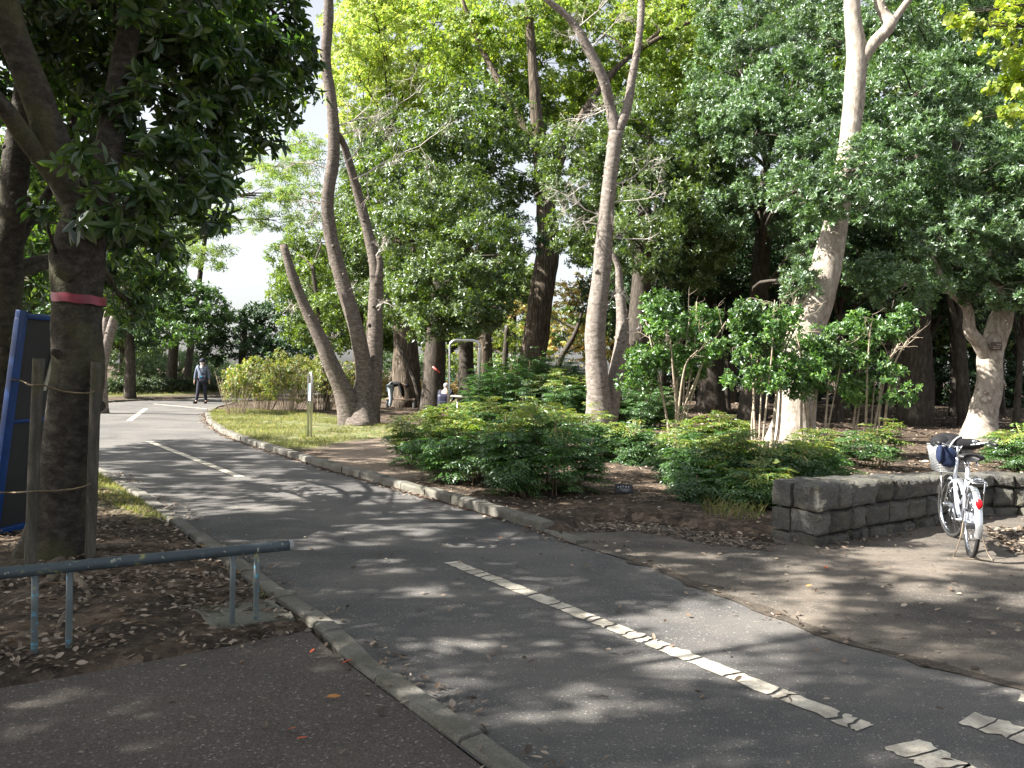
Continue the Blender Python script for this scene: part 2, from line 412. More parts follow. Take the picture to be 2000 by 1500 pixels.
def pdist(P, x, y):
    d = np.full(x.shape, 1e9); n = len(P)
    for i in range(n):
        a = P[i]; b = P[(i+1) % n]; ab = b-a; L2 = (ab**2).sum()+1e-12
        t = np.clip(((x-a[0])*ab[0]+(y-a[1])*ab[1])/L2, 0, 1)
        d = np.minimum(d, np.hypot(x-a[0]-t*ab[0], y-a[1]-t*ab[1]))
    return d
def sdist(P, x, y): return np.where(inside(P, x, y), -1, 1)*pdist(P, x, y)
Gr1 = poly([(402, 806), (408, 824), (432, 843), (480, 862), (560, 885), (640, 880), (700, 866), (790, 858), (770, 838), (600, 812), (480, 806)])
Gr2 = poly([(-400, 815), (0, 793), (200, 781), (300, 776), (430, 771), (640, 758), (640, 744), (430, 752), (200, 764), (-400, 790)])
Gr3 = poly([(120, 880), (200, 925), (270, 968), (330, 1010), (300, 1022), (230, 1000), (150, 960), (80, 930)])
Gr4 = poly([(640, 778), (760, 785), (1000, 800), (1000, 770), (700, 750)])
def vnoise(x, y, s, seed=0):
    xi = np.floor(x*s).astype(int); yi = np.floor(y*s).astype(int); fx = x*s-xi; fy = y*s-yi
    fx = fx*fx*(3-2*fx); fy = fy*fy*(3-2*fy)
    h = lambda a, b: (np.sin(a*127.1+b*311.7+seed*17.3)*43758.5453) % 1
    return (h(xi, yi)*(1-fx)+h(xi+1, yi)*fx)*(1-fy)+(h(xi, yi+1)*(1-fx)+h(xi+1, yi+1)*fx)*fy
def Hgt(x, y):
    x = np.asarray(x, float); y = np.asarray(y, float)
    sr = np.minimum(np.minimum(sdist(R_poly, x, y), sdist(A_poly, x, y)), sdist(S_poly, x, y))
    nse = .05*(vnoise(x, y, .9)-.4)+.03*(vnoise(x, y, 3, 2)-.5)+.015*(vnoise(x, y, 8, 3)-.5)
    right = (x > -4.5+0*y) & (y > 6)
    leftside = np.clip((-(x)+(-.5))/1.5, 0, 1)*(y < 14)
    h = np.where(leftside > 0, .035, .075)+nse*np.clip((sr+.02)/.5, .15, 1)*1.1
    t = np.clip((sr-.0)/.12, 0, 1)
    return np.where(sr <= 0.0, -.05, -.02+(h+.02)*t)
def axis_(lo, hi, st, far0, far1):
    a = list(np.arange(lo, hi+1e-6, st)); s = st
    while a[-1] < far1: s *= 1.18; a.append(a[-1]+s)
    s = st
    while a[0] > far0: s *= 1.18; a.insert(0, a[0]-s)
    return np.array(a)
xs = axis_(-9, 12, .1, -400, 400); ys = axis_(0, 24, .1, -60, 600)
X, Y = np.meshgrid(xs, ys); Z = Hgt(X, Y)
nx, ny = len(xs), len(ys)
V = np.stack([X, Y, Z], -1).reshape(-1, 3)
ii, jj = np.meshgrid(np.arange(nx-1), np.arange(ny-1)); b = (jj*nx+ii).ravel()
Q = np.stack([b, b+1, b+nx+1, b+nx], 1)
gme = quadmesh('ground', V, Q, True)
gw = np.zeros(X.shape)
for P_, wgt in ((Gr1, 1.), (Gr2, 1.), (Gr3, .75), (Gr4, .8)):
    gw = np.maximum(gw, wgt*np.clip(.5-sdist(P_, X, Y)/.5, 0, 1))
bare = np.clip(.5-sdist(poly([(640, 880), (760, 865), (830, 885), (850, 930), (780, 945), (640, 912)]), X, Y)/.4, 0, 1)
at_ = gme.attributes.new('grass', 'FLOAT', 'POINT'); at_.data.foreach_set('value', gw.ravel().astype(np.float32))
at_ = gme.attributes.new('bare', 'FLOAT', 'POINT'); at_.data.foreach_set('value', bare.ravel().astype(np.float32))
def ground_mat():
    m, nt, out = newmat('ground_soil'); v = coords(nt, world=True)
    a = ntex(nt, v, 2.2, 8, .7); f = ntex(nt, v, 38, 6, .7); g = ntex(nt, v, 9, 4)
    soil = ramp(nt, f, [(.3, (.02, .017, .014)), (.55, (.052, .042, .034)), (.75, (.125, .103, .083))])
    vo = N(nt, 'ShaderNodeTexVoronoi'); vo.inputs['Scale'].default_value = 17; nt.links.new(mixc(nt, .08, v, ntex(nt, v, 6)), vo.inputs['Vector'])
    lit = mixc(nt, .55, ramp(nt, vo.outputs['Color'], [(.1, (.06, .042, .03)), (.5, (.17, .12, .085)), (.9, (.33, .25, .18))]), soil)
    c = mixc(nt, ramp(nt, a, [(.42, 0.), (.56, 1.)]), soil, lit)
    gr = N(nt, 'ShaderNodeAttribute'); gr.attribute_name = 'grass'
    grc = ramp(nt, g, [(.3, (.06, .085, .03)), (.5, (.13, .15, .06)), (.68, (.24, .2, .11))])
    gm = N(nt, 'ShaderNodeMath', operation='MULTIPLY'); nt.links.new(gr.outputs['Fac'], gm.inputs[0]); nt.links.new(ramp(nt, a, [(.35, .45), (.55, 1.)]), gm.inputs[1])
    c = mixc(nt, gm.outputs[0], c, grc)
    ba = N(nt, 'ShaderNodeAttribute'); ba.attribute_name = 'bare'
    c = mixc(nt, ba.outputs['Fac'], c, ramp(nt, f, [(.3, (.14, .11, .085)), (.7, (.26, .21, .165))]))
    principled(nt, out, c, .95, mixc(nt, .5, f, vo.outputs['Distance']), .8, .03, spec=.1); return m
tag(link('ground', gme, ground_mat()), kind='structure')

def asphalt(name, c1, c2, c3, dust, dusta=(.45, .75), seam_=False, crack=.0):
    m, nt, out = newmat(name); v = coords(nt, world=True)
    f = ntex(nt, v, 130, 3, .8); g = ntex(nt, v, 55, 2, .6); a = ntex(nt, v, .7, 5, .6, .4); b_ = ntex(nt, coords(nt, (.4, 1.2, 1), True), 1.9, 6, .7)
    vo = N(nt, 'ShaderNodeTexVoronoi'); vo.inputs['Scale'].default_value = 95; nt.links.new(v, vo.inputs['Vector'])
    c = ramp(nt, f, [(.3, c1), (.5, c2), (.72, c3)])
    sp = ramp(nt, vo.outputs['Color'], [(.82, 0.), (.95, .75)])
    c = mixc(nt, sp, c, (.3, .28, .25))
    c = mixc(nt, ramp(nt, mixc(nt, .5, a, b_), [(dusta[0], 0.), (dusta[1], 1.)]), c, mixc(nt, .55, c, dust))
    c = mixc(nt, ramp(nt, a, [(.3, .35), (.48, 0.)]), c, (c1[0]*.8, c1[1]*.8, c1[2]*.8))
    if crack:
        vc = N(nt, 'ShaderNodeTexVoronoi', feature='DISTANCE_TO_EDGE'); vc.inputs['Scale'].default_value = .55
        nt.links.new(mixc(nt, .18, v, N(nt, 'ShaderNodeTexNoise').outputs[1]), vc.inputs['Vector'])
        c = mixc(nt, ramp(nt, vc.outputs['Distance'], [(.002, crack), (.006, 0.)]), c, (.02, .018, .016))
    principled(nt, out, c, .88, mixc(nt, .5, f, g), .55, .006, spec=.25); return m
A_ROAD = asphalt('road_asphalt', (.034, .033, .032), (.09, .087, .085), (.2, .193, .185), (.26, .235, .2), (.46, .8))
A_SIDE = asphalt('dusty_asphalt', (.028, .025, .022), (.07, .063, .055), (.155, .139, .12), (.24, .2, .16), (.42, .62))
A_WALK = asphalt('reddish_asphalt', (.032, .027, .024), (.078, .066, .058), (.165, .145, .128), (.17, .145, .12), (.5, .85))
def sheet(name, P, z, mat):
    import bmesh
    bm = bmesh.new(); vs = [bm.verts.new((p[0], p[1], z)) for p in P]; f = bm.faces.new(vs)
    bm.normal_update()
    if f.normal.z < 0: f.normal_flip()
    bmesh.ops.triangulate(bm, faces=bm.faces[:]); me = bpy.data.meshes.new(name); bm.to_mesh(me); bm.free()
    return tag(link(name, me, mat), kind='structure')
def densify(P, st=.25, jit=.0, closed=True):
    out = []; n = len(P)
    for i in range(n if closed else n-1):
        a = np.array(P[i]); b = np.array(P[(i+1) % n]); k = max(1, int(np.linalg.norm(b-a)/st))
        if np.linalg.norm(b-a) > 30: k = 1
        for t in range(k):
            q = a+(b-a)*t/k; out.append(q+rng.normal(0, jit, 2))
    if not closed: out.append(np.array(P[-1]))
    return np.array(out)
sheet('road', R_poly, 0.0, A_ROAD)
sheet('side_pavement', densify(A_poly, .3, .012), 0.004, A_SIDE)
sheet('footpath', densify(S_poly, .3, .01), 0.004, A_WALK)

# dirt strip along the seam between road and side pavement
def strip(pts2, w0, w1, z, name, mat, jit=.03, kind='structure'):
    P = [np.array(p) for p in densify(pts2, .12, 0, False)]; V = []; F = []
    for i, p in enumerate(P):
        t = P[min(i+1, len(P)-1)]-P[max(i-1, 0)]; t = t/np.linalg.norm(t); nrm = np.array((-t[1], t[0]))
        e = math.sin(math.pi*i/(len(P)-1))**.25
        a = p+nrm*(w0*e+rng.normal(0, jit)); c = p-nrm*(w1*e+rng.normal(0, jit)); V += [(a[0], a[1], z), (c[0], c[1], z)]
    for i in range(len(P)-1): F.append((2*i, 2*i+1, 2*i+3, 2*i+2))
    me = bpy.data.meshes.new(name); me.from_pydata(V, [], F); me.update()
    return tag(link(name, me, mat), kind=kind)
def dirt_mat(name, c1, c2):
    m, nt, out = newmat(name); v = coords(nt, world=True); f = ntex(nt, v, 60, 6, .7)
    principled(nt, out, ramp(nt, f, [(.3, c1), (.7, c2)]), .95, f, .6, .01, spec=.1); return m
M_DIRT = dirt_mat('dark_dirt', (.03, .02, .015), (.085, .055, .04))
M_SAND = dirt_mat('dusty_dirt', (.07, .055, .042), (.16, .13, .1))
strip(gp(seam)[1:], .09, .05, .0065, 'dirt_seam', dirt_mat('seam_dirt', (.035, .03, .025), (.13, .11, .09)), .035)
strip([(p[0]+.02, p[1]-.03) for p in gp(kerbR)[5:]], .02, .07, .006, 'gutter_dirt', M_DIRT, .02)

# kerbs
def concrete(name, c=(.15, .145, .125)):
    m, nt, out = newmat(name); v = coords(nt, world=True); a = ntex(nt, v, 4, 5); f = ntex(nt, v, 90, 4, .7)
    vo = N(nt, 'ShaderNodeTexVoronoi'); vo.inputs['Scale'].default_value = 70; nt.links.new(v, vo.inputs['Vector'])
    col = ramp(nt, f, [(.3, tuple(x*.55 for x in c)), (.6, c), (.8, tuple(x*1.5 for x in c))])
    col = mixc(nt, ramp(nt, a, [(.42, .0), (.62, .75)]), col, (.095, .09, .07))
    col = mixc(nt, ramp(nt, vo.outputs['Distance'], [(.1, .5), (.25, 0.)]), col, (.34, .32, .29))
    principled(nt, out, col, .9, f, .5, .008, spec=.2); return m
M_KERB = concrete('kerb_concrete', (.19, .18, .155)); M_FLAT = concrete('flush_kerb_concrete', (.2, .19, .165))
def kerb(pts2, h, wdt, name, mat, seglen=.6, side=1, low_end=False):
    P = densify(pts2, .05, 0, False); L = np.concatenate([[0], np.cumsum(np.linalg.norm(np.diff(P, axis=0), axis=1))])
    tot = L[-1]; mb = MB(); n = int(tot/seglen)
    for k in range(n):
        s0 = tot*k/n+.006; s1 = tot*(k+1)/n-.006; hh = h*(1 if not low_end else min(1, (n-1-k+.55)/1.6)); dz = rng.normal(0, .004); js = rng.normal(0, .006)
        cs = []
        for s in np.linspace(s0, s1, 4):
            p = np.array((np.interp(s, L, P[:, 0]), np.interp(s, L, P[:, 1]))); q = np.array((np.interp(s+.05, L, P[:, 0]), np.interp(s+.05, L, P[:, 1])))
            if s+.05 > tot: q = p+(p-np.array((np.interp(s-.05, L, P[:, 0]), np.interp(s-.05, L, P[:, 1]))))
            t = (q-p)/max(1e-6, np.linalg.norm(q-p)); cs.append((p, np.array((-t[1], t[0]))*side, (s-s0)/(s1-s0)))
        V = []; F = []
        for p, nr, tt in cs:
            h2 = hh+dz
            prof = [(0, -.08), (.004, h2-.022), (.01, h2-.008), (.024, h2), (wdt-.012, h2), (wdt, h2-.01), (wdt, -.08)]
            for o, z in prof:
                jj_ = rng.normal(0, .0022)
                V.append((p[0]+nr[0]*(o+js+jj_), p[1]+nr[1]*(o+js+jj_), z+(jj_ if z > 0 else 0)))
        m = 7
        for i in range(3):
            for j in range(m-1): F.append((i*m+j, i*m+j+1, (i+1)*m+j+1, (i+1)*m+j))
        F.append(tuple(range(m))); F.append(tuple(3*m+j for j in range(m))[::-1])
        mb.add(V, F)
    return tag(mb.build(name, mat, smooth=False), kind='structure')
kerb(gp(kerbR), .1, .15, 'kerb', M_KERB, .6, 1, True)
kerb(gp(kerbL)[1:], .022, .13, 'flush_kerb', M_FLAT, .75, 1)
kerb(gp([(602, 1226), (500, 1250), (425, 1268)]), .018, .1, 'flush_kerb', M_FLAT, .7, -1)
kerb(gp(farE), .07, .12, 'kerb', M_KERB, .8, 1)

# worn white markings: plates of paint separated by cracks
def paint_mat():
    m, nt, out = newmat('worn_white_paint'); v = coords(nt, world=True); g9 = ntex(nt, v, 26, 6, .8); f = ntex(nt, v, 70, 5, .7); a = ntex(nt, v, 7, 4)
    c = ramp(nt, f, [(.3, (.3, .27, .22)), (.42, (.55, .5, .41)), (.7, (.68, .63, .53))])
    c = mixc(nt, ramp(nt, a, [(.42, 0.), (.62, .7)]), c, (.22, .2, .165))
    c = mixc(nt, ramp(nt, g9, [(.32, 1.), (.38, 0.)]), c, (.09, .085, .08))
    principled(nt, out, c, .8, f, .3, .004, spec=.3); return m
M_PAINT = paint_mat()
def worn_line(a, b, wd, name='road_marking', n=None, amp=.012, gap=.011, z=.005):
    a = np.array(a); b = np.array(b); t = (b-a); Lg = np.linalg.norm(t); t /= Lg; nr = np.array((-t[1], t[0]))
    cuts = [0.]
    while cuts[-1] < Lg: cuts.append(cuts[-1]+rng.choice([.06, .1, .15, .24])*rng.uniform(.8, 1.2) if n is None else cuts[-1]+Lg/n)
    cuts[-1] = Lg; V = []; F = []
    sl = np.cumsum(rng.normal(0, .009, (len(cuts), 5)), 1)
    for i in range(len(cuts)-1):
        s0, s1 = cuts[i]+gap*rng.uniform(.2, 1.2), cuts[i+1]-gap*rng.uniform(.2, 1.2)
        if s1-s0 < .02: continue
        ring = []
        for j, u in enumerate(np.linspace(-.5, .5, 5)): ring.append((s0+(sl[i][j] if i else abs(sl[i][j])*.3), u*wd*(1+rng.normal(0, .03))))
        for s in np.linspace(s0, s1, 5)[1:-1]: ring.append((s, wd*.5+rng.normal(0, amp*.6)))
        for j, u in enumerate(np.linspace(.5, -.5, 5)): ring.append((s1+sl[i+1][4-j]-.002 if i < len(cuts)-2 else s1-abs(sl[i+1][j])*.3, u*wd*(1+rng.normal(0, .03))))
        for s in np.linspace(s1, s0, 5)[1:-1]: ring.append((s, -wd*.5+rng.normal(0, amp*.6)))
        bI = len(V)
        c0 = (sum(r[0] for r in ring)/len(ring), 0); ring.append(c0)
        for s, u in ring: p = a+t*s+nr*u; V.append((p[0], p[1], z))
        k = len(ring)-1
        for q in range(k): F.append((bI+q, bI+(q+1) % k, bI+k))
    me = bpy.data.meshes.new(name); me.from_pydata(V, [], F); me.update()
    o = link(name, me, M_PAINT); return tag(o, kind='structure')
g2 = lambda x, y: tuple(G(x, y))[:2]
worn_line(g2(880, 1098), g2(1695, 1425), .125)
worn_line(g2(290, 862), g2(470, 932), .12, gap=.003, amp=.005)
worn_line(g2(252, 822), g2(285, 798), .14, gap=.002, amp=.004)
worn_line(g2(300, 789), g2(440, 802), .13, gap=.002, amp=.004)
worn_line(g2(1885, 1402), g2(2200, 1500), .19, n=6, amp=.02, gap=.006)
worn_line(g2(1760, 1452), g2(1990, 1570), .2, n=5, amp=.02, gap=.006)
worn_line(g2(1985, 1362), g2(2150, 1400), .12, n=3, amp=.02)

# inspection lid in the soil
mb = MB(); q = [G(x, y, .045) for x, y in ((376, 1188), (530, 1172), (575, 1203), (420, 1226))]
cx = sum((p for p in q), Vector())/4
V = []
for zz, s in ((.0, 1), (.04, 1), (.05, .965)):
    V += [tuple(cx+(p-cx)*s+Vector((0, 0, zz-.045))) for p in q]
F = [(0, 1, 5, 4), (1, 2, 6, 5), (2, 3, 7, 6), (3, 0, 4, 7), (4, 5, 9, 8), (5, 6, 10, 9), (6, 7, 11, 10), (7, 4, 8, 11), (8, 9, 10, 11)]
mb.add(V, F); o = mb.build('inspection_lid', concrete('lid_concrete', (.17, .17, .14)), None, None, False)
tag(o, 'square mossy concrete lid set in the soil under the end of the pipe rail', 'inspection lid')

# ------------------------------------------------------------------ stone wall
def stone_mat():
    m, nt, out = newmat('rough_stone'); v = coords(nt, world=True); a = ntex(nt, v, 5, 6, .65); f = ntex(nt, v, 50, 6, .75)
    g = nt.nodes.new('ShaderNodeNewGeometry')
    c = ramp(nt, f, [(.3, (.042, .041, .038)), (.55, (.092, .09, .084)), (.78, (.165, .16, .15))])
    c = mixc(nt, 1., c, ramp(nt, g.outputs['Random Per Island'], [(0, .6), (.5, 1.), (1, 1.5)]), 'MULTIPLY')
    c = mixc(nt, ramp(nt, a, [(.46, 0.), (.6, .6)]), c, (.12, .115, .085))
    principled(nt, out, c, .92, mixc(nt, .5, ntex(nt, v, 18, 6, .7), f), 1., .025, spec=.15); return m
def rough_block(mb, o, ex, ey, ez, sx, sy, sz, n=7, amp=.012, bulge=.03):
    """block with corner o, unit axes ex (along), ey (inward), ez; the outer face bulges."""
    n2 = max(3, int(n*sy/sx)); V = {}; Vl = []; F = []
    def vid(i, j, k):
        if (i, j, k) in V: return V[(i, j, k)]
        u, v_, w_ = i/n, j/n2, k/n
        p = o+ex*(u*sx)+ey*(v_*sy)+ez*(w_*sz)
        eu = 4*u*(1-u); ew = 4*w_*(1-w_)
        nv = noise.noise_vector(p*8)*amp+noise.noise_vector(p*22)*amp*.6+noise.noise_vector(p*45)*amp*.3
        p = p+nv
        if j == 0: p = p-ey*(bulge*min(1, eu*1.6)*min(1, ew*1.6))+ey*(abs(noise.noise(p*7))*amp*2.4-amp*.6)
        rad = .007
        cu = 1 if i == 0 else (-1 if i == n else 0); cw = 1 if k == 0 else (-1 if k == n else 0); cv = 1 if j == 0 else (-1 if j == n2 else 0)
        if (cu != 0)+(cw != 0)+(cv != 0) >= 2: p = p+ex*cu*rad+ez*cw*rad+ey*cv*rad
        V[(i, j, k)] = len(Vl); Vl.append(tuple(p)); return V[(i, j, k)]
    for a in range(n):
        for b_ in range(n):
            F.append((vid(a, 0, b_), vid(a+1, 0, b_), vid(a+1, 0, b_+1), vid(a, 0, b_+1)))
            F.append((vid(a, n2, b_), vid(a, n2, b_+1), vid(a+1, n2, b_+1), vid(a+1, n2, b_)))
    for a in range(n):
        for j in range(n2):
            F.append((vid(a, j, n), vid(a+1, j, n), vid(a+1, j+1, n), vid(a, j+1, n)))
            F.append((vid(a, j, 0), vid(a, j+1, 0), vid(a+1, j+1, 0), vid(a+1, j, 0)))
    for b_ in range(n):
        for j in range(n2):
            F.append((vid(0, j, b_), vid(0, j, b_+1), vid(0, j+1, b_+1), vid(0, j+1, b_)))
            F.append((vid(n, j, b_), vid(n, j+1, b_), vid(n, j+1, b_+1), vid(n, j, b_+1)))
    mb.add(Vl, F)
mb = MB(); ez = Vector((0, 0, 1))
def wall_run(A, B, depth, h0, h1, e0=0):
    ex = (B-A).normalized(); ey = Vector((-ex.y, ex.x, 0)); Lg = (B-A).length
    levels = [(-.06, .1), (.1, .325), (.325, None)]
    for li, (z0, z1) in enumerate(levels):
        x = e0
        while x < Lg-.02:
            wd = rng.uniform(.17, .5) if li else rng.uniform(.14, .4)
            if Lg-(x+wd) < .16: wd = Lg-x
            top = h0+(h1-h0)*(x+wd/2)/Lg; zz = z1 if z1 else top+rng.normal(0, .004)
            j0 = rng.normal(0, .008) if li else rng.normal(0, .02)
            zt = zz+(rng.normal(0, .012) if z1 and li == 0 else 0)
            rough_block(mb, A+ex*(x+.004)+ey*j0+ez*z0, ex, ey, ez, wd-.008, depth*.56, zt-z0-.008, 10, .014)
            x += wd
        x = e0
        while x < Lg-.02:
            wd = rng.uniform(.35, .6)
            if Lg-(x+wd) < .2: wd = Lg-x
            top = h0+(h1-h0)*(x+wd/2)/Lg; zz = z1 if z1 else top
            rough_block(mb, A+ex*(x+.004)+ey*(depth*.57)+ez*z0, ex, ey, ez, wd-.008, depth*.43, zz-z0-.012, 4, .01)
            x += wd
wall_run(P1, P2, .48, .59, .47)
wall_run(P2+Vector((.0, -.02, 0)), P3, .45, .47, .5)
o = mb.build('stone_wall', stone_mat(), None, None, False)
tag(o, 'low wall of rough grey cut stone blocks bending in an angle behind the bicycle', 'wall')

# ------------------------------------------------------------------ pipe rail, posts, ropes, blue board
def railmat(name, under, worn, amt=(.52, .58)):
    m, nt, out = newmat(name); v = coords(nt); a = ntex(nt, v, 9, 6, .65); b_ = ntex(nt, coords(nt, (1, 1, 1)), 28, 4)
    c = ramp(nt, a, [(.35, tuple(x*.8 for x in under)), (.6, under)])
    c = mixc(nt, ramp(nt, b_, [(amt[0]+.08, 0.), (amt[1]+.06, 1.)]), c, worn)
    c = mixc(nt, ramp(nt, a, [(.6, 0.), (.66, .7)]), c, (.36, .34, .1))
    principled(nt, out, c, .45, a, .15, .003, spec=.4); return m
M_RAILTOP = railmat('dark_painted_rail', (.06, .08, .09), (.3, .3, .25), (.58, .62))
M_RAILLEG = railmat('grey_painted_leg', (.12, .145, .15), (.08, .3, .42), (.5, .6))
ra = at(-120, 1128, 3.86); rb = at(570, 1073, 4.78)
hh = G(490, 1228); 
root = empty('pipe_rail', (rb.x, rb.y, 0), 'low dark pipe rail on thin legs with flaking blue paint', 'rail')
org = (rb.x, rb.y, 0)
ra = Vector((ra.x, ra.y, .47)); rb = Vector((rb.x, rb.y, .47))
ra = ra+(ra-rb)*.25
mb = MB(); mb.tube([ra, ra.lerp(rb, .5), rb], .031, 18, 6, .015); mb.build('top_pipe', M_RAILTOP, root, org)
mb = MB(); d_ = (rb-ra).normalized(); mb.tube([rb-d_*.02, rb+d_*.004], .0325, 18, 1); mb.build('end_cap', plain('cap_metal', (.3, .31, .3), .4), root, org)
for px, py in ((57, 1296), (128, 1284), (460, 1226), (513, 1212)):
    g = G(px, py); t = max(0, min(1, (g.x-ra.x)/(rb.x-ra.x))); top = ra.lerp(rb, t)
    mb = MB(); mb.tube([(top.x, top.y, -.1), (top.x, top.y, top.z-.01)], .0165, 12, 3, .02)
    mb.build('leg', M_RAILLEG, root, org)
M_POST = barkmat('weathered_post_wood', (.04, .037, .03), (.09, .083, .068), (.16, .15, .12), (3, 3, .35), 9, .5, moss=(.12, .12, .05), bd=.01)
def post(px0, py0, pyt, dep, r, label, lean=0):
    b0 = basepx(px0, dep); t = at(px0+lean, pyt, dep)
    mb = MB(); mb.tube([(b0.x, b0.y, -.1), (b0.x*.5+t.x*.5, dep, t.z*.5), (t.x, dep, t.z-.012), (t.x, dep, t.z)], [r, r, r, r*.88], 18, 5, .035, freq=3)
    o = mb.build('wooden_post', M_POST, None, (b0.x, b0.y, 0)); o.location = (b0.x, b0.y, 0)
    tag(o, label, 'post', 'round wooden posts beside the leaning board'); return b0
pa = post(62, 1100, 712, 5.75, .039, 'round weathered post standing in front of the blue board', 13)
pb = post(180, 1090, 718, 6.05, .039, 'round weathered post standing to the right of the thick taped trunk', 8)

# blue framed board leaning between the two left trees
root = empty('sign_board', tuple(basepx(20, 6.9)), 'tall blue steel frame with grey back panel leaning behind a wooden post', 'board')
org = tuple(basepx(20, 6.9)); q = lambda x, y, d: at(x, y, d)
TL, TR, BL, BR = q(42, 616, 6.75), q(150, 626, 7.35), q(-14, 1040, 6.75), q(112, 1010, 7.35)
nrm = (TR-TL).cross(BL-TL).normalized()
if nrm.y > 0: nrm = -nrm
def bar(mb, a, b_, w_=.055, t_=.05):
    d = (b_-a); L_ = d.length; z = d.normalized(); y = nrm; x = y.cross(z).normalized(); y = z.cross(x)
    rot = Matrix((x, y, z)).transposed(); mb.box((a+b_)/2, (w_, t_, L_+w_), rot, .004)
M_BLUE = plain('blue_paint', (.008, .045, .18), .4, var=.25, sc=8)
mb = MB(); hx = (TR-TL).normalized()*.03; vy = (BL-TL).normalized()*.03
bar(mb, TL, BL, .085); bar(mb, TR, BR, .05); bar(mb, TL+hx*1.4+vy*0, TR-hx, .045); bar(mb, BL+hx*1.4, BR-hx, .05); 
m1, m2 = TL.lerp(BL, .49), TR.lerp(BR, .49); bar(mb, m1+hx*1.5, m2-hx, .03, .035)
for side in (0,):
    bar(mb, TL-hx*1.5+nrm*.006+vy, BL-hx*1.5+nrm*.006-vy, .008, .055)
mb.build('frame', M_BLUE, root, org)
mb = MB(); back = -nrm*.012
V = [TL+back, TR+back, BR+back, BL+back]; V2 = [v-nrm*.02 for v in V]
mb.add([tuple(v) for v in V+V2], [(0, 1, 2, 3), (7, 6, 5, 4), (0, 4, 5, 1), (1, 5, 6, 2), (2, 6, 7, 3), (3, 7, 4, 0)])
mb.build('back_panel', plain('dark_steel_sheet', (.025, .026, .026), .55, var=.3, sc=3), root, org, False)
mb = MB(); tr2, br2 = TL.lerp(TR, .66), TL.lerp(TR, .50).lerp(BL.lerp(BR, .5), .35)
mb.add([tuple(x+nrm*k) for k in (.0, .012) for x in (TL.lerp(TR, .68)-Vector((0, 0, .03)), TL.lerp(TR, .72)-Vector((0, 0, .03)), br2+hx*1.2, br2)],
       [(0, 1, 2, 3), (7, 6, 5, 4), (0, 4, 5, 1), (1, 5, 6, 2), (2, 6, 7, 3), (3, 7, 4, 0)])
mb.build('pale_strip', plain('pale_edge_strip', (.42, .4, .3), .5), root, org, False)

# ropes tied round the posts and board
M_ROPE = plain('twisted_rope', (.16, .12, .07), .9, var=.5, sc=120)
for pts, lab in (([q(20, 741, 6.68), q(42, 744, 6.66), q(60, 752, 5.69), q(84, 752, 5.72), q(122, 764, 5.88), q(165, 768, 5.9), q(186, 764, 6.0)], 'dark rope at chest height from the blue frame to the right post'),
                 ([q(-10, 962, 6.66), q(30, 962, 6.64), q(58, 960, 5.69), q(76, 959, 5.7), q(115, 958, 5.87), q(150, 954, 5.93), q(178, 945, 6.0)], 'yellowish rope at knee height strung round the trunk between the two posts')):
    mb = MB(); mb.tube(pts, .006, 7, 8, .3, freq=90); o = mb.build('rope', M_ROPE); tag(o, lab, 'rope', 'ropes tied between the posts')

# ------------------------------------------------------------------ stainless sign hoop
M_STEEL = plain('stainless_steel', (.55, .56, .57), .28, 1, .06, 10, bs=.02)
g = G(604, 862); dep = g.y
def hoop(mb, c, wd, h, r, ang, bend, seg=12):
    ex = Vector((math.cos(ang), math.sin(ang), 0)); pts = [c-ex*wd/2+Vector((0, 0, -.1)), c-ex*wd/2+Vector((0, 0, h-bend))]
    for k in range(1, 8):
        a = math.pi*k/8
        if bend >= wd/2-.001: pts.append(c+ex*(-wd/2*math.cos(a))+Vector((0, 0, h-bend+bend*math.sin(a))))
    if bend < wd/2-.001:
        for sgn in (-1, 1):
            for k in range(0, 6):
                a = (math.pi/2)*k/5 if sgn < 0 else (math.pi/2)*(1-k/5)
                pts.append(c+ex*sgn*(wd/2-bend+bend*math.cos(a))+Vector((0, 0, h-bend+bend*math.sin(a))))
    pts += [c+ex*wd/2+Vector((0, 0, h-bend)), c+ex*wd/2+Vector((0, 0, -.1))]
    mb.tube(pts, r, seg, 1)
root = empty('course_marker', tuple(g), 'narrow stainless steel hoop with a white plate standing in the grass by the kerb', 'marker post')
mb = MB(); hoop(mb, g, .155, 1.42, .026, R(-52), .09, 14); mb.build('hoop', M_STEEL, root, tuple(g))
ex = Vector((math.cos(R(-52)), math.sin(R(-52)), 0)); nn = Vector((ex.y, -ex.x, 0))
rot = Matrix((ex, nn, Vector((0, 0, 1)))).transposed()
mb = MB(); mb.box(g+Vector((0, 0, 1.02)), (.115, .012, .36), rot, .002); pl = mb.build('plate', plain('white_plate', (.68, .74, .74), .35), root, tuple(g), False)
nf = nn if nn.y < 0 else -nn
mb = MB(); mb.box(g+Vector((0, 0, 1.12))+nf*.0078-ex*.02, (.05, .003, .12), rot)
M_BM = plain('pale_blue_print', (.3, .55, .68), .4); mb.build('blue_mark', M_BM, pl, tuple(g), False)
mb = MB()
for k in range(4): mb.box(g+Vector((0, 0, .98-.03*k))+nf*.0078, (.06-.01*(k % 2), .003, .008), rot)
mb.build('lettering', M_BM, pl, tuple(g), False)

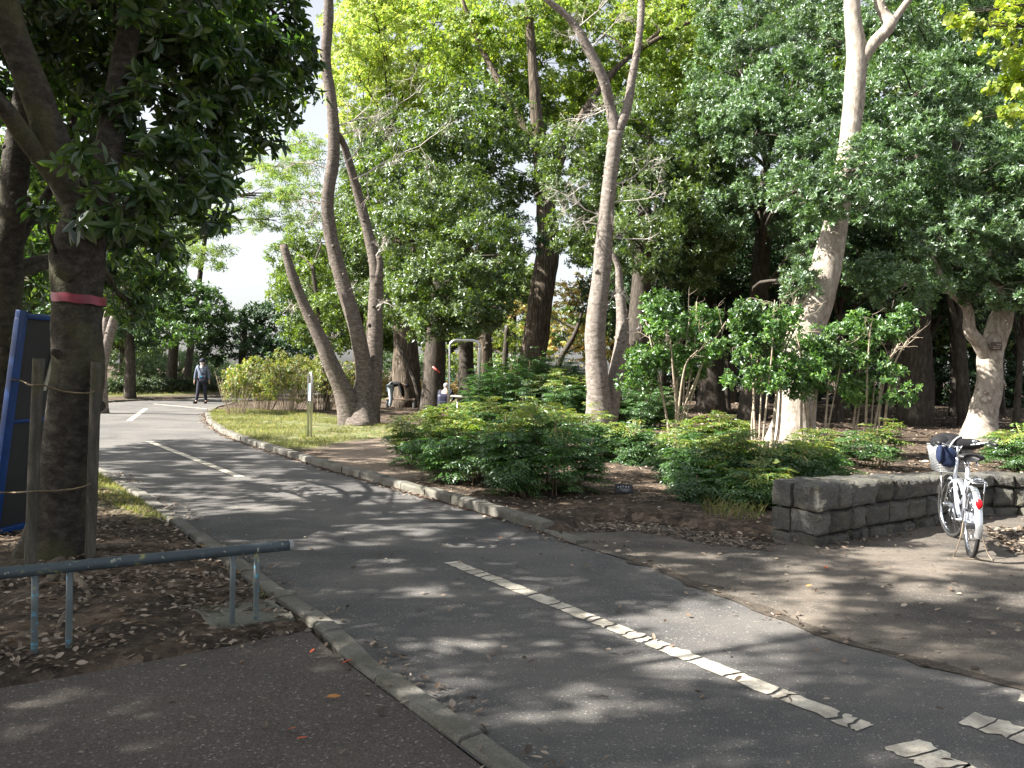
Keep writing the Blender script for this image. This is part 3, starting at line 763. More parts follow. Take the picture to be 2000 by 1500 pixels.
# ------------------------------------------------------------------ exercise frame with bench board
c = basepx(906, 22.0); c.z = 0
root = empty('exercise_frame', tuple(c), 'tall stainless steel arch with a slanting sit-up board beyond the bushes', 'exercise equipment')
mb = MB(); hoop(mb, c, .84, 2.38, .037, R(0), .2, 14); mb.build('arch', M_STEEL, root, tuple(c))
mb = MB(); bc = at(915, 776, 22.6); mb.box(bc, (1.0, .32, .05), Matrix.Rotation(R(3), 3, 'Y'), .02); mb.build('board', plain('pale_board', (.5, .44, .42), .5), root, tuple(c))
for dx in (-.3, .45):
    mb = MB(); mb.tube([(bc.x+dx, bc.y, -.1), (bc.x+dx, bc.y, bc.z-.02)], .03, 10, 1); mb.build('leg', M_STEEL, root, tuple(c))

# ------------------------------------------------------------------ people
SKIN = plain('skin', (.5, .33, .24), .5, var=.06)
def skin(name, pts, edges, rad, mat, parent, loc=None, sub=1, root_i=0):
    me = bpy.data.meshes.new(name); me.from_pydata([tuple(p) for p in pts], edges, []); me.update()
    o = bpy.data.objects.new(name+'_tmp', me); COL.objects.link(o)
    md = o.modifiers.new('s', 'SKIN'); md.use_smooth_shade = True
    for i, r in enumerate(rad):
        sv = me.skin_vertices[0].data[i]; sv.radius = (r, r) if np.isscalar(r) else r; sv.use_root = (i == root_i)
    o.modifiers.new('b', 'SUBSURF').levels = sub
    dg = bpy.context.evaluated_depsgraph_get(); m2 = bpy.data.meshes.new_from_object(o.evaluated_get(dg)); m2.name = name
    bpy.data.objects.remove(o); m2.materials.clear()
    for p in m2.polygons: p.use_smooth = True
    o2 = link(name, m2, mat, parent)
    if loc: o2.location = loc
    return o2
def joinmesh(objs):
    base = objs[0]; V = []; F = []
    for o in objs:
        b_ = len(V); V += [tuple(v.co) for v in o.data.vertices]; F += [tuple(b_+i for i in p.vertices) for p in o.data.polygons]
    me = bpy.data.meshes.new(base.name); me.from_pydata(V, [], F); me.polygons.foreach_set('use_smooth', [True]*len(F)); me.update()
    for m in base.data.materials: me.materials.append(m)
    base.data = me
    for o in objs[1:]: bpy.data.objects.remove(o)
    return base
M_EYE = plain('dark_eye', (.02, .015, .012), .2)
def person(loc, rz, label, J, coatm, trousm, shoem, extras, group=None):
    """J: joints dict in local metres, person facing -y."""
    root = empty('person', loc, label, 'person', group, rz)
    P = {k: Vector(v) for k, v in J.items()}
    names = ['pelvis', 'waist', 'chest', 'neck', 'jaw', 'brow', 'crown_', 'shL', 'elL', 'wrL', 'shR', 'elR', 'wrR', 'hipL', 'knL', 'anL', 'toL', 'hipR', 'knR', 'anR', 'toR']
    pts = [P[n] for n in names]; ix = {n: i for i, n in enumerate(names)}
    E = [('pelvis', 'waist'), ('waist', 'chest'), ('chest', 'neck'), ('neck', 'jaw'), ('jaw', 'brow'), ('brow', 'crown_')]
    for s in 'LR': E += [('chest', 'sh'+s), ('sh'+s, 'el'+s), ('el'+s, 'wr'+s), ('pelvis', 'hip'+s), ('hip'+s, 'kn'+s), ('kn'+s, 'an'+s), ('an'+s, 'to'+s)]
    rad = dict(pelvis=.12, waist=.11, chest=.125, neck=.05, jaw=.068, brow=.088, crown_=.06, sh=.055, el=.04, wr=.026, hip=.085, kn=.055, an=.036, to=.03)
    rl = [rad.get(n, rad.get(n[:2], rad.get(n[:3], .05))) for n in names]
    edges = [(ix[a], ix[b_]) for a, b_ in E]
    for s in 'LR':                                    # palm, four fingers and thumb
        w_ = P['wr'+s]; d = (w_-P['el'+s]).normalized(); sd_ = Vector((0, -1, 0)) if abs(d.z) > .6 else Vector((1, 0, 0))
        palm = w_+d*.06; i0 = len(pts); pts.append(palm); rl.append(.028); edges.append((ix['wr'+s], i0))
        for k, (o_, l_) in enumerate(((-.027, .065), (-.009, .078), (.009, .074), (.027, .058))):
            i = len(pts); pts += [palm+d*.035+sd_*o_, palm+d*(.035+l_*.5)+sd_*o_*1.1+Vector((.004, 0, 0)), palm+d*(.035+l_*.9)+sd_*o_*1.1+Vector((.012, 0, 0))]
            rl += [.01, .009, .008]; edges += [(i0, i), (i, i+1), (i+1, i+2)]
        i = len(pts); pts += [w_+d*.03-sd_*.035, w_+d*.065-sd_*.05]; rl += [.011, .009]; edges += [(i0, i), (i, i+1)]
    body = skin('body', pts, edges, rl, SKIN, root, None, 1)
    hc = P['jaw'].lerp(P['brow'], .6); fd = (P['nose']-hc).normalized()
    m_ = MB(); m_.ell(hc+fd*.092, (.012, .016, .018)); m_.ell(hc+Vector((.085, 0, 0)), (.012, .02, .03)); m_.ell(hc+Vector((-.085, 0, 0)), (.012, .02, .03))
    nb = m_.build('nose_and_ears', SKIN, root); body = joinmesh([body, nb])
    m_ = MB(); sidev = fd.cross((P['crown_']-P['jaw']).normalized()).normalized(); upv = (P['brow']-P['jaw']).normalized()
    for s_ in (-1, 1):
        m_ = MB(); m_.ell(hc+fd*.083+sidev*.032*s_+upv*.03, (.013, .01, .008)); m_.build('eye', M_EYE, root)
    # garments follow the body
    k = ['waist0', 'waist', 'chest', 'neck', 'shL', 'elL', 'wrL', 'shR', 'elR', 'wrR']
    hem = P['pelvis']+(P['pelvis']-P['waist'])*.25
    cp = [hem, P['waist'], P['chest'], P['chest'].lerp(P['neck'], .7)]+[P[n] if n[:2] != 'wr' else P['el'+n[2]].lerp(P[n], .95) for n in k[4:]]
    skin('jacket', cp, [(0, 1), (1, 2), (2, 3), (2, 4), (4, 5), (5, 6), (2, 7), (7, 8), (8, 9)], [(.175, .13), (.165, .13), (.17, .135), .062, .078, .06, .045, .078, .06, .045], coatm, root, None, 1)
    skin('trousers', [P['pelvis'], P['hipL'], P['knL'], P['anL']+Vector((0, 0, .02)), P['hipR'], P['knR'], P['anR']+Vector((0, 0, .02))], [(0, 1), (1, 2), (2, 3), (0, 4), (4, 5), (5, 6)], [.14, .1, .075, .062, .1, .075, .062], trousm, root, None, 1)
    for s in 'LR':
        m_ = MB(); a, t = P['an'+s], P['to'+s]; mid = (a+t)/2
        dd = (t-a); dd.z = 0; an = math.atan2(dd.y, dd.x)
        m_.ell((mid.x, mid.y, a.z-.04), (.135, .05, .05), Matrix.Rotation(an, 3, 'Z'), 14, 8, -.75, 1); m_.build('shoe', shoem, root)
    extras(root, P, hc, fd)
    return root
NAVY = plain('navy_cloth', (.018, .02, .035), .85, var=.3); GREYJ = plain('grey_blue_jacket', (.12, .145, .2), .8, var=.12)
BLACK = plain('black_cloth', (.006, .006, .008), .85, var=.3); JEAN = plain('pale_blue_trousers', (.42, .5, .56), .8)
WHITE = plain('white_cloth', (.7, .7, .7), .8, var=.05); TEALB = plain('blue_teal_patch', (.03, .2, .32), .5)
J0 = dict(pelvis=(0, 0, .93), waist=(0, 0, 1.08), chest=(0, 0, 1.28), neck=(0, 0, 1.42), jaw=(0, -.012, 1.49), brow=(0, -.005, 1.58), crown_=(0, .005, 1.645), nose=(0, -.2, 1.53),
          shL=(.17, 0, 1.36), elL=(.235, .02, 1.1), wrL=(.26, -.05, .88), shR=(-.17, 0, 1.36), elR=(-.24, .04, 1.1), wrR=(-.27, .01, .86),
          hipL=(.09, 0, .88), knL=(.11, -.02, .48), anL=(.13, .08, .08), toL=(.14, -.07, .04), hipR=(-.09, 0, .88), knR=(-.12, -.06, .49), anR=(-.17, -.12, .08), toR=(-.21, -.26, .04))
def walker_x(root, P, hc, fd):
    m = MB(); m.ell(hc+Vector((0, 0, .035)), (.108, .118, .11), None, 18, 8, 0, 1); m.build('hat', NAVY, root)
    m = MB(); m.ell(hc+Vector((0, -.015, .035)), (.15, .165, .03), Matrix.Rotation(R(8), 3, 'X'), 20, 4, -.9, .2); m.build('hat_brim', NAVY, root)
    m = MB(); m.ell(hc+Vector((0, 0, .0)), (.098, .075, .1), None, 14, 8); m.v = [(x, y+.035, z) for x, y, z in m.v]; m.build('hair', BLACK, root)
    m = MB(); m.ell(hc+fd*.04-Vector((0, 0, .035)), (.078, .068, .058), None, 14, 8); m.build('face_mask', WHITE, root)
    m = MB(); m.tube([P['chest']+Vector((-.12, -.12, .12)), P['chest']+Vector((-.02, -.165, -.1)), P['waist']+Vector((.06, -.16, -.03)), P['pelvis']+Vector((.1, -.16, .06))], .02, 6, 4); m.build('bag_strap', NAVY, root)
    m = MB(); m.ell(P['neck']+Vector((0, -.07, -.07)), (.05, .03, .07)); m.build('shirt_collar', WHITE, root)
g = G(394, 788)
walker_ = person(tuple(g), R(8), 'walker in grey blue jacket, dark hat and white mask coming along the path', J0, GREYJ, NAVY, BLACK, walker_x)
walker_.scale = (1.06,)*3
bag = empty('shoulder_bag', (g.x+.1, g.y-.19, .98), 'navy shoulder bag with a bright blue patch hanging in front of the walker', 'bag')
m = MB(); m.box((0, 0, 0), (.29, .09, .25), None, .035); m.build('bag_body', NAVY, bag)
m = MB(); m.box((-.05, -.05, .08), (.11, .012, .06), None, .004); m.build('pocket', TEALB, bag)

# person bending over a low bench
Jb = dict(pelvis=(0, 0, .88), waist=(.14, -.0, .99), chest=(.36, 0, 1.0), neck=(.5, 0, .95), jaw=(.57, 0, .9), brow=(.64, 0, .86), crown_=(.7, 0, .83), nose=(.6, 0, .7),
          shL=(.38, .15, .95), elL=(.47, .17, .7), wrL=(.5, .12, .48), shR=(.38, -.15, .95), elR=(.46, -.17, .7), wrR=(.5, -.12, .48),
          hipL=(0, .09, .84), knL=(.04, .1, .46), anL=(.0, .1, .08), toL=(.14, .11, .04), hipR=(0, -.09, .84), knR=(.05, -.1, .46), anR=(.02, -.1, .08), toR=(.16, -.11, .04))
def bend_x(root, P, hc, fd):
    m = MB(); m.ell(hc, (.1, .1, .095)); m.v = [(x+.02, y, z+.03) for x, y, z in m.v]; m.build('hair', BLACK, root)
    m = MB(); m.tube([(-.02, -.12, .95), (.05, -.15, 1.02), (.05, .15, 1.02), (-.02, .12, .95)], .03, 6, 4); m.build('tied_jacket', plain('grey_cloth', (.25, .25, .27), .8), root)
person(tuple(basepx(762, 30)), 0, 'person in black top and pale trousers bending forward over the low bench', Jb, BLACK, JEAN, BLACK, bend_x)
bb = basepx(775, 29.6); bench = empty('low_bench', tuple(bb), 'low plank bench in the grass left of the broad trunk', 'bench')
m = MB(); m.box((0.1, .4, .4), (1.1, .3, .06), None, .01); m.build('seat', plain('bench_wood', (.3, .22, .17), .7), bench)
for dx in (-.4, .6):
    m = MB(); m.box((dx, .4, .18), (.07, .26, .38), None, .01); m.build('leg', plain('bench_leg_metal', (.16, .16, .16), .6), bench)

# person crouching with rucksack
Jc = dict(pelvis=(0, .1, .42), waist=(0, .02, .58), chest=(0, -.1, .8), neck=(0, -.17, .92), jaw=(0, -.22, .98), brow=(0, -.25, 1.05), crown_=(0, -.26, 1.11), nose=(0, -.4, .95),
          shL=(.17, -.12, .86), elL=(.26, -.3, .66), wrL=(.12, -.45, .56), shR=(-.17, -.12, .86), elR=(-.26, -.3, .66), wrR=(-.12, -.45, .56),
          hipL=(.1, .08, .4), knL=(.18, -.32, .5), anL=(.16, -.1, .08), toL=(.17, -.26, .04), hipR=(-.1, .08, .4), knR=(-.18, -.32, .5), anR=(-.16, -.1, .08), toR=(-.17, -.26, .04))
def crouch_x(root, P, hc, fd):
    m = MB(); m.ell(hc+Vector((0, .015, .02)), (.1, .1, .1)); m.build('hair', plain('grey_hair', (.25, .25, .26), .7), root)
cp = basepx(868, 25)
person(tuple(cp), R(170), 'person in dark clothes crouching beside the stainless steel arch', Jc, NAVY, BLACK, BLACK, crouch_x)
rk = empty('rucksack', (cp.x+.02, cp.y-.42, .36), 'dark navy rucksack held low by the crouching person', 'rucksack')
m = MB(); m.box((0, 0, .2), (.38, .24, .48), None, .09); m.build('rucksack_body', plain('navy_nylon', (.02, .022, .05), .5), rk)
m = MB(); m.box((0, -.13, .12), (.26, .08, .2), None, .035); m.build('front_pocket', NAVY, rk)

# ------------------------------------------------------------------ bicycle
M_TYRE = plain('tyre_rubber', (.02, .02, .02), .8); M_CHROME = plain('chrome', (.6, .62, .65), .22, 1, .05, bs=.02); M_SILV = plain('silver_paint', (.5, .53, .6), .3, .5, .05, bs=.02)
M_BLK = plain('black_plastic', (.02, .02, .022), .45); M_RED = plain('red_reflector', (.65, .01, .015), .2); M_MUD = plain('mudguard_metal', (.6, .62, .64), .25, .8, .05, bs=.02)
bl = Vector((4.08, 6.98, 0)); HEAD = R(90-20)
bike = empty('bicycle', tuple(bl), 'silver city bicycle with wire basket parked against the low stone wall', 'bicycle', rz=HEAD)
bike.scale = (.94,)*3
WB = 1.02; WR = .325; S2 = .93
def tb(name, segs, mat, parent=bike, seg=10):
    m = MB()
    for pts, r in segs: m.tube(pts, r, seg, 4 if len(pts) > 2 else 1)
    return m.build(name, mat, parent)
def wheel(cx, name, steer=0):
    w0 = bpy.data.objects.new(name, None)
    m = MB(); m.torus((0, 0, 0), WR-.018, .019, nu=56, nv=10); ty = m.build(name, M_TYRE, bike)
    ty.location = (cx, 0, WR); ty.rotation_euler = (0, 0, steer)
    bpy.data.objects.remove(w0)
    m = MB(); m.torus((0, 0, 0), WR-.042, .012, nu=56, nv=8); m.build('rim', M_CHROME, ty)
    m = MB(); m.tube([(0, -.04, 0), (0, .04, 0)], .02, 12, 1); m.torus((0, 0.03, 0), .02, .006, nu=16, nv=6); m.build('hub', M_CHROME, ty)
    m = MB()
    for k in range(28):
        a = 2*math.pi*k/28; b_ = a+(.5 if k % 2 else -.5); sd_ = .03 if (k//2) % 2 else -.03
        m.tube([(.02*math.cos(b_), sd_, .02*math.sin(b_)), ((WR-.045)*math.cos(a), 0, (WR-.045)*math.sin(a))], .0013, 4, 1)
    m.build('spokes', M_CHROME, ty); return ty
wheel(0, 'rear_wheel'); STE = R(14); wheel(WB, 'front_wheel', STE)
def mudguard(cx, a0, a1, steer, name):
    m = MB(); V = []; n = 24
    for i in range(n+1):
        a = R(a0+(a1-a0)*i/n); 
        for j in range(5):
            u = (j-2)/2; rr = WR+.022-.012*abs(u)**2; V.append((rr*math.cos(a), u*.03, rr*math.sin(a)))
    V2 = [(x*.993, y, z*.993) for x, y, z in V]; k = len(V)
    F = [(i*5+j, i*5+j+1, (i+1)*5+j+1, (i+1)*5+j) for i in range(n) for j in range(4)]; F += [tuple(k+q for q in f[::-1]) for f in F]
    m.add(V+V2, F); o = m.build(name, M_MUD, bike); o.location = (cx, 0, WR); o.rotation_euler = (0, 0, steer); return o
rm = mudguard(0, 40, 195, 0, 'rear_mudguard'); mudguard(WB, 15, 150, STE, 'front_mudguard')
m = MB(); m.ell((-.3, 0, .26-.04), (.018, .032, .045)); m.build('reflector', M_RED, rm)
HT = (.86, 0, .86); HB = (.9, 0, .62); BB = (.42, 0, .28)
tb('frame', [([BB, (.25, 0, .82)], .019), ([(HB[0], 0, HB[2]), (.78, 0, .42), (.6, 0, .3), BB], .021), ([HT, HB], .02), ([BB, (0, .06, WR)], .01), ([BB, (0, -.06, WR)], .01),
             ([(.3, .012, .66), (0, .06, WR)], .008), ([(.3, -.012, .66), (0, -.06, WR)], .008), ([(.33, 0, .55), (.6, 0, .42), (.8, 0, .5)], .013)], M_SILV)
tb('seat_post', [([(.25, 0, .8), (.235, 0, .9)], .013)], M_CHROME)
m = MB()
V = []; prof = [(-.13, .07, 0), (-.12, .115, .0), (-.06, .12, .004), (.0, .09, .0), (.07, .045, -.004), (.14, .025, -.012), (.155, .012, -.02)]
for x, h_, z in prof:
    for k in range(12):
        a = 2*math.pi*k/12; V.append((.22+x, h_*math.cos(a), .93+z+.032*math.sin(a)*(1 if math.sin(a) > 0 else 1.3)))
F = [(i*12+k, i*12+(k+1) % 12, (i+1)*12+(k+1) % 12, (i+1)*12+k) for i in range(len(prof)-1) for k in range(12)]+[tuple(range(12)), tuple(72+k for k in range(12))[::-1]]
m.add(V, F); sad = m.build('saddle', M_BLK, bike)
for s in (-1, 1):
    m = MB(); m.tube([(.14, s*.05, .895), (.12, s*.05, .86), (.14, s*.05, .835)], .009, 8, 4); m.build('saddle_spring', M_CHROME, sad)
cs, sn = math.cos(STE), math.sin(STE)
def st(p):                                       # turn with the steering about the head tube
    x, y, z = p; dx = x-.88; return (.88+dx*cs-y*sn, dx*sn+y*cs, z)
tb('fork', [([st((.9, 0, .62)), st((.93, .045, .56)), st((.98, .055, .42)), st((WB, .055, WR))], .011), ([st((.9, 0, .62)), st((.93, -.045, .56)), st((.98, -.055, .42)), st((WB, -.055, WR))], .011)], M_CHROME)
hb = tb('handlebar', [([st((.86, 0, .84)), st((.85, 0, .98))], .013), ([st((.66, .27, 1.02)), st((.76, .26, 1.03)), st((.87, .13, .99)), st((.88, 0, .97)), st((.87, -.13, .99)), st((.76, -.26, 1.03)), st((.66, -.27, 1.02))], .0115)], M_CHROME)
for s in (-1, 1):
    m = MB(); m.tube([st((.62, s*.272, 1.018)), st((.74, s*.265, 1.03))], .018, 10, 1); m.build('grip', M_BLK, hb)
    m = MB(); m.tube([st((.8, s*.25, 1.02)), st((.76, s*.27, .99)), st((.64, s*.28, .985))], .006, 6, 3); m.build('brake_lever', M_CHROME, hb)
m = MB(); m.ell(st((.85, -.16, 1.03)), (.028, .028, .022)); m.build('bell', M_CHROME, hb)
# basket
bask = empty('basket', (0, 0, 0)); bask.parent = bike
M_WIRE = plain('grey_wire_mesh', (.33, .34, .35), .45, .4, bs=.02)
def bw(u, v_, t): # tapered basket: u -1..1 along x, v -1..1 across, t 0..1 up
    k = .76+.24*t; return st((1.04+u*.13*k, v_*.18*k, .70+.27*t))
m = MB()
for t in np.linspace(0, 1, 17):
    m.tube([bw(-1, -1, t), bw(1, -1, t), bw(1, 1, t), bw(-1, 1, t), bw(-1, -1, t)], .0034 if t < .99 else .007, 5, 1)
for i in range(15):
    u = -1+2*i/14
    m.tube([bw(u, -1, 0), bw(u, -1, 1)], .0026, 4, 1); m.tube([bw(u, 1, 0), bw(u, 1, 1)], .0026, 4, 1); m.tube([bw(u, -1, 0), bw(u, 1, 0)], .0026, 4, 1)
    m.tube([bw(-1, u, 0), bw(-1, u, 1)], .0026, 4, 1); m.tube([bw(1, u, 0), bw(1, u, 1)], .0026, 4, 1)
bpy.data.objects.remove(bask); bask = m.build('basket', M_WIRE, bike)
tb('basket_support', [([st((WB, .07, WR)), st((1.03, .08, .7))], .005), ([st((WB, -.07, WR)), st((1.03, -.08, .7))], .005)], M_CHROME)
m = MB(); m.ell(st((.97, 0, .62)), (.045, .04, .04)); m.build('headlight', M_CHROME, bike)
rk_ = [([(.2, .05, .72), (.0, .065, .74), (-.2, .065, .735), (-.26, .04, .73), (-.26, -.04, .73), (-.2, -.065, .735), (0, -.065, .74), (.2, -.05, .72)], .006)]
for x in (-.16, -.04, .08): rk_.append(([(x, .065, .737), (x, -.065, .737)], .004))
for s in (-1, 1): rk_.append(([(-.18, s*.065, .735), (0, s*.075, WR)], .005)); rk_.append(([(-.22, s*.066, .74), (-.24, s*.07, .72), (-.22, s*.072, .70)], .005))
tb('rear_rack', rk_, M_CHROME)
m = MB()
V = []
for y in (-.052, -.03):
    for i in range(20):
        a = 2*math.pi*i/20; cx_, r_ = (.42, .095) if math.cos(a) > 0 else (.02, .055); V.append((cx_+r_*math.cos(a), y, .29+(.0 if cx_ > .2 else .03)+r_*math.sin(a)))
F = [(i, (i+1) % 20, 20+(i+1) % 20, 20+i) for i in range(20)]+[tuple(range(20))[::-1], tuple(range(20, 40))]
m.add(V, F); m.build('chain_guard', M_SILV, bike)
cr = tb('crank', [([(.42, -.07, .28), (.36, -.085, .14)], .009), ([(.42, .07, .28), (.48, .085, .42)], .009), ([(.42, -.07, .28), (.42, .07, .28)], .014)], M_CHROME)
for c_ in ((.36, -.13, .14), (.48, .13, .42)):
    m = MB(); m.box((c_[0]-.032, c_[1], c_[2]), (.012, .09, .022), None, .003); m.box((c_[0]+.032, c_[1], c_[2]), (.012, .09, .022), None, .003); m.box(c_, (.07, .018, .014), None, .003)
    m.box((c_[0], c_[1]-.04, c_[2]), (.06, .008, .02), None, .002); m.box((c_[0], c_[1]+.04, c_[2]), (.06, .008, .02), None, .002); m.build('pedal', M_CHROME, cr)
tb('kickstand', [([(0, .07, WR), (-.03, .09, .2), (-.05, .13, .06), (-.1, .16, .006), (-.13, .12, .006), (-.12, 0, .012), (-.13, -.12, .006), (-.1, -.16, .006), (-.05, -.13, .06), (-.03, -.09, .2), (0, -.07, WR)], .0065)], plain('rusty_steel', (.2, .16, .12), .6, .5))
m = MB(); m.box((-.01, .0, WR-.03), (.05, .1, .05), None, .01); m.tube([(.05, -.05, .36), (.12, -.05, .42), (.12, .04, .42)], .012, 8, 3); m.build('ring_lock', M_BLK, bike)
# bag in the basket
bloc = (Matrix.Translation(bl)@Matrix.Rotation(HEAD, 4, 'Z')@Matrix.Scale(.94, 4)) @ Vector(st((1.03, 0, .78)))
bg = empty('black_bag', tuple(bloc), 'black padded bag with pale straps stuffed into the bicycle basket', 'bag', rz=HEAD+STE); bg.scale = (.94,)*3
def lump(mb, c_, r_, amp=.14, fr=9):
    n0 = len(mb.v); mb.ell(c_, r_, None, 22, 14)
    for i in range(n0, len(mb.v)):
        v = Vector(mb.v[i]); d = v-Vector(c_); mb.v[i] = tuple(Vector(c_)+d*(1+amp*noise.noise(v*fr)+amp*.5*noise.noise(v*fr*2.3)))
m = MB(); lump(m, (0, .0, .15), (.125, .175, .17)); lump(m, (-.1, -.1, .21), (.07, .2, .06)); lump(m, (-.02, .1, .22), (.09, .1, .08)); m.build('bag_body', BLACK, bg)
m = MB(); m.tube([(-.13, .1, .1), (-.16, .04, .24), (-.08, -.06, .29), (0, -.1, .25)], .008, 6, 5); m.tube([(-.12, .0, .08), (-.16, -.05, .2), (-.06, -.1, .28)], .006, 6, 5); m.build('strap', plain('pale_strap', (.5, .5, .5), .6), bg)
bc_ = empty('blue_cloth', tuple(bloc), 'crumpled navy blue cloth hanging over the side of the bicycle basket', 'cloth', rz=HEAD+STE); bc_.scale = (.94,)*3
m = MB(); lump(m, (-.15, .08, .08), (.035, .1, .11), .25); lump(m, (-.14, .16, .1), (.05, .03, .1), .25); m.build('folds', plain('navy_blue_cotton', (.006, .014, .045), .85, var=.3), bc_)

# ------------------------------------------------------------------ small plates
g = G(1218, 978); 
pr = empty('plant_label', (g.x, g.y, .06), 'small black plate with pale lettering tilted in the leaf litter between bushes', 'label')
rot = Matrix.Rotation(R(-38), 3, 'X')@Matrix.Rotation(R(0), 3, 'Y')
m = MB(); m.box((0, 0, .09), (.22, .012, .12), rot, .003); m.build('plate', M_BLK, pr)
m = MB()
for k in range(5):
    for j in range(2): 
        p = Vector((-.075+.032*k+.008*(j), 0, 0))
        m.box(Vector((0, 0, .09))+rot@(p+Vector((0, -.0075, .024-.01*abs(k-2)*.4))), (.005, .002, .024), rot)
    m.box(Vector((0, 0, .09))+rot@Vector((-.07+.032*k, -.0075, .02-.004*abs(k-2))), (.02, .002, .004), rot)
for k in range(3): m.box(Vector((0, 0, .09))+rot@Vector((.01, -.0075, -.012-.014*k)), (.13-.03*k, .002, .004), rot)
m.build('lettering', plain('pale_lettering', (.5, .52, .54), .5), pr)
m = MB(); m.tube([(0, .02, -.15), (0, .01, .08)], .008, 6, 1); m.build('stake', M_BLK, pr)

# ------------------------------------------------------------------ trees
def stem(pix, rad, ground=True):
    """pix: (px,py,depth) list from the base up; rad in pixels at that depth (half width)."""
    pts = []; rr = []
    for i, (x, y, d) in enumerate(pix):
        if i == 0 and ground: b_ = G(x, y) if d is None else basepx(x, d); d = b_.y; p = Vector((b_.x, b_.y, -.12))
        else:
            if d is None: d = pts[0].y
            p = at(x, y, d)
        pts.append(p); rr.append(rad[i]*d/FPX)
    return pts, rr
def PB(L, dep=None): return [pxblob(*b_) for b_ in L]

# leaning three-stemmed tree beside the path
g = G(700, 836); D = g.y
def dead(tb): pass
stems = [stem([(706, 838, None), (704, 800, D), (712, 740, D+.1), (700, 660, D), (672, 560, D), (648, 470, D), (640, 390, D), (652, 300, D), (648, 200, D), (636, 120, D), (642, 30, D), (640, -80, D)], [31, 25, 17, 15, 14.5, 13, 12, 12, 10.5, 10, 9.5, 8]),
         stem([(688, 830, D-.15), (672, 770, D-.2), (648, 715, D-.3), (625, 660, D-.35), (596, 600, D-.4), (572, 540, D-.5), (553, 478, D-.5)], [24, 18, 16, 14, 10.5, 9.5, 7.5], True),
         stem([(716, 832, D+.3), (724, 770, D+.3), (732, 690, D+.5), (733, 600, D+.6), (735, 530, D+.7), (718, 450, D+.7), (697, 370, D+.6), (674, 290, D+.3), (662, 262, D)], [21, 20, 16, 14, 13, 10, 9, 7, 5], True),
         stem([(735, 560, D+.6), (742, 520, D+.6), (740, 500, D+.6)], [9, 7, 6], False)]
root, org = build_tree('cherry_tree', 'bare tree with three leaning pale stems at the path bend, one sawn off short', 'tree', stems, [], None, None, B_CHERRY, flare=.3, seg=18, rough=.1)
tw = MB()
for x, y, dx, dz, L_ in ((668, 262, .9, .55, 1.9), (690, 350, 1, .5, 1.7), (672, 320, .9, .8, 1.6), (660, 245, .8, .3, 1.0), (640, 330, -.9, .3, .9), (636, 400, -1, .2, .8), (735, 500, .6, .5, .5), (735, 600, .8, .2, .45), (655, 560, .5, -.2, .4), (600, 610, -.5, .4, .4), (634, 690, .3, .8, .5)):
    twigs(tw, at(x, y, D), (dx, rng.normal(0, .2), dz), L_*1.15, .022, 3, 5)
tw.build('twigs', B_TWIG, root, org)

# two-stemmed tree behind the bushes
D = 19.0
stems = [stem([(1165, 850, D), (1170, 800, D), (1164, 700, D), (1163, 640, D), (1174, 540, D), (1182, 450, D), (1188, 380, D), (1198, 300, D), (1203, 258, D)], [30, 24, 21, 20, 18, 16, 14, 14, 14]),
         stem([(1182, 842, D+.2), (1196, 770, D+.3), (1210, 700, D+.4), (1216, 640, D+.5), (1210, 560, D+.6), (1207, 520, D+.6), (1190, 490, D+.6), (1160, 480, D+.7)], [18, 17, 15, 13, 8, 6, 5, 4], True),
         stem([(1203, 262, D), (1192, 210, D), (1180, 160, D-.2), (1152, 100, D-.3), (1115, 40, D-.4), (1070, 0, D-.5), (1010, -60, D-.6)], [12, 10, 10, 9, 7, 6, 5], False),
         stem([(1203, 262, D), (1224, 215, D), (1235, 150, D+.1), (1246, 90, D+.1), (1252, 30, D+.2), (1256, -90, D+.3)], [12, 9, 8, 7, 7, 6], False)]
root, org = build_tree('bare_tree', 'slim pale bare tree forking high into a V behind the bushes', 'tree', stems, [], None, None, B_TWO, flare=.25, seg=18, rough=.08)
tw = MB()
for x, y, dx, dz, L_ in ((1192, 210, -.9, -.1, .9), (1180, 160, -.4, .6, 1.), (1120, 60, .5, .5, 1.1), (1150, 100, .8, .6, .9), (1184, 420, -1, .2, 1.2), (1180, 440, -1, .0, 1.0), (1185, 400, .9, .4, 1.1), (1172, 570, .9, .2, .6), (1176, 600, .7, .5, .5), (1230, 190, -.6, -.5, .7), (1188, 360, 1, .3, 1.0), (1180, 470, .9, .1, .9), (1225, 650, .8, .3, .6)):
    twigs(tw, at(x, y, D), (dx, rng.normal(0, .2), dz), L_*1.1, .018, 3, 5)
tw.build('twigs', B_TWIG, root, org)

# big pale trunk right of centre
D = 18.3
stems = [stem([(1548, 862, D), (1552, 820, D), (1558, 740, D), (1572, 650, D), (1596, 580, D), (1618, 500, D), (1634, 430, D), (1646, 360, D), (1658, 280, D), (1668, 190, D), (1672, 100, D), (1665, 30, D), (1662, -70, D)], [50, 40, 37, 36, 33, 27, 22, 19, 18, 20, 18, 15, 14]),
         stem([(1676, 130, D), (1700, 92, D-.1), (1738, 50, D-.1), (1728, 30, D), (1716, 0, D), (1712, -50, D)], [12, 12, 12, 10, 9, 8], False),
         stem([(1736, 52, D-.1), (1760, 20, D), (1790, -20, D)], [9, 7, 6], False)]
PALE_EXTRA = 1
root, org = build_tree('pale_tree', 'massive leaning tree with smooth nearly white trunk rising through the dark green foliage', 'tree', stems, [], None, None, B_PALE, flare=.12, seg=22, rough=.06)

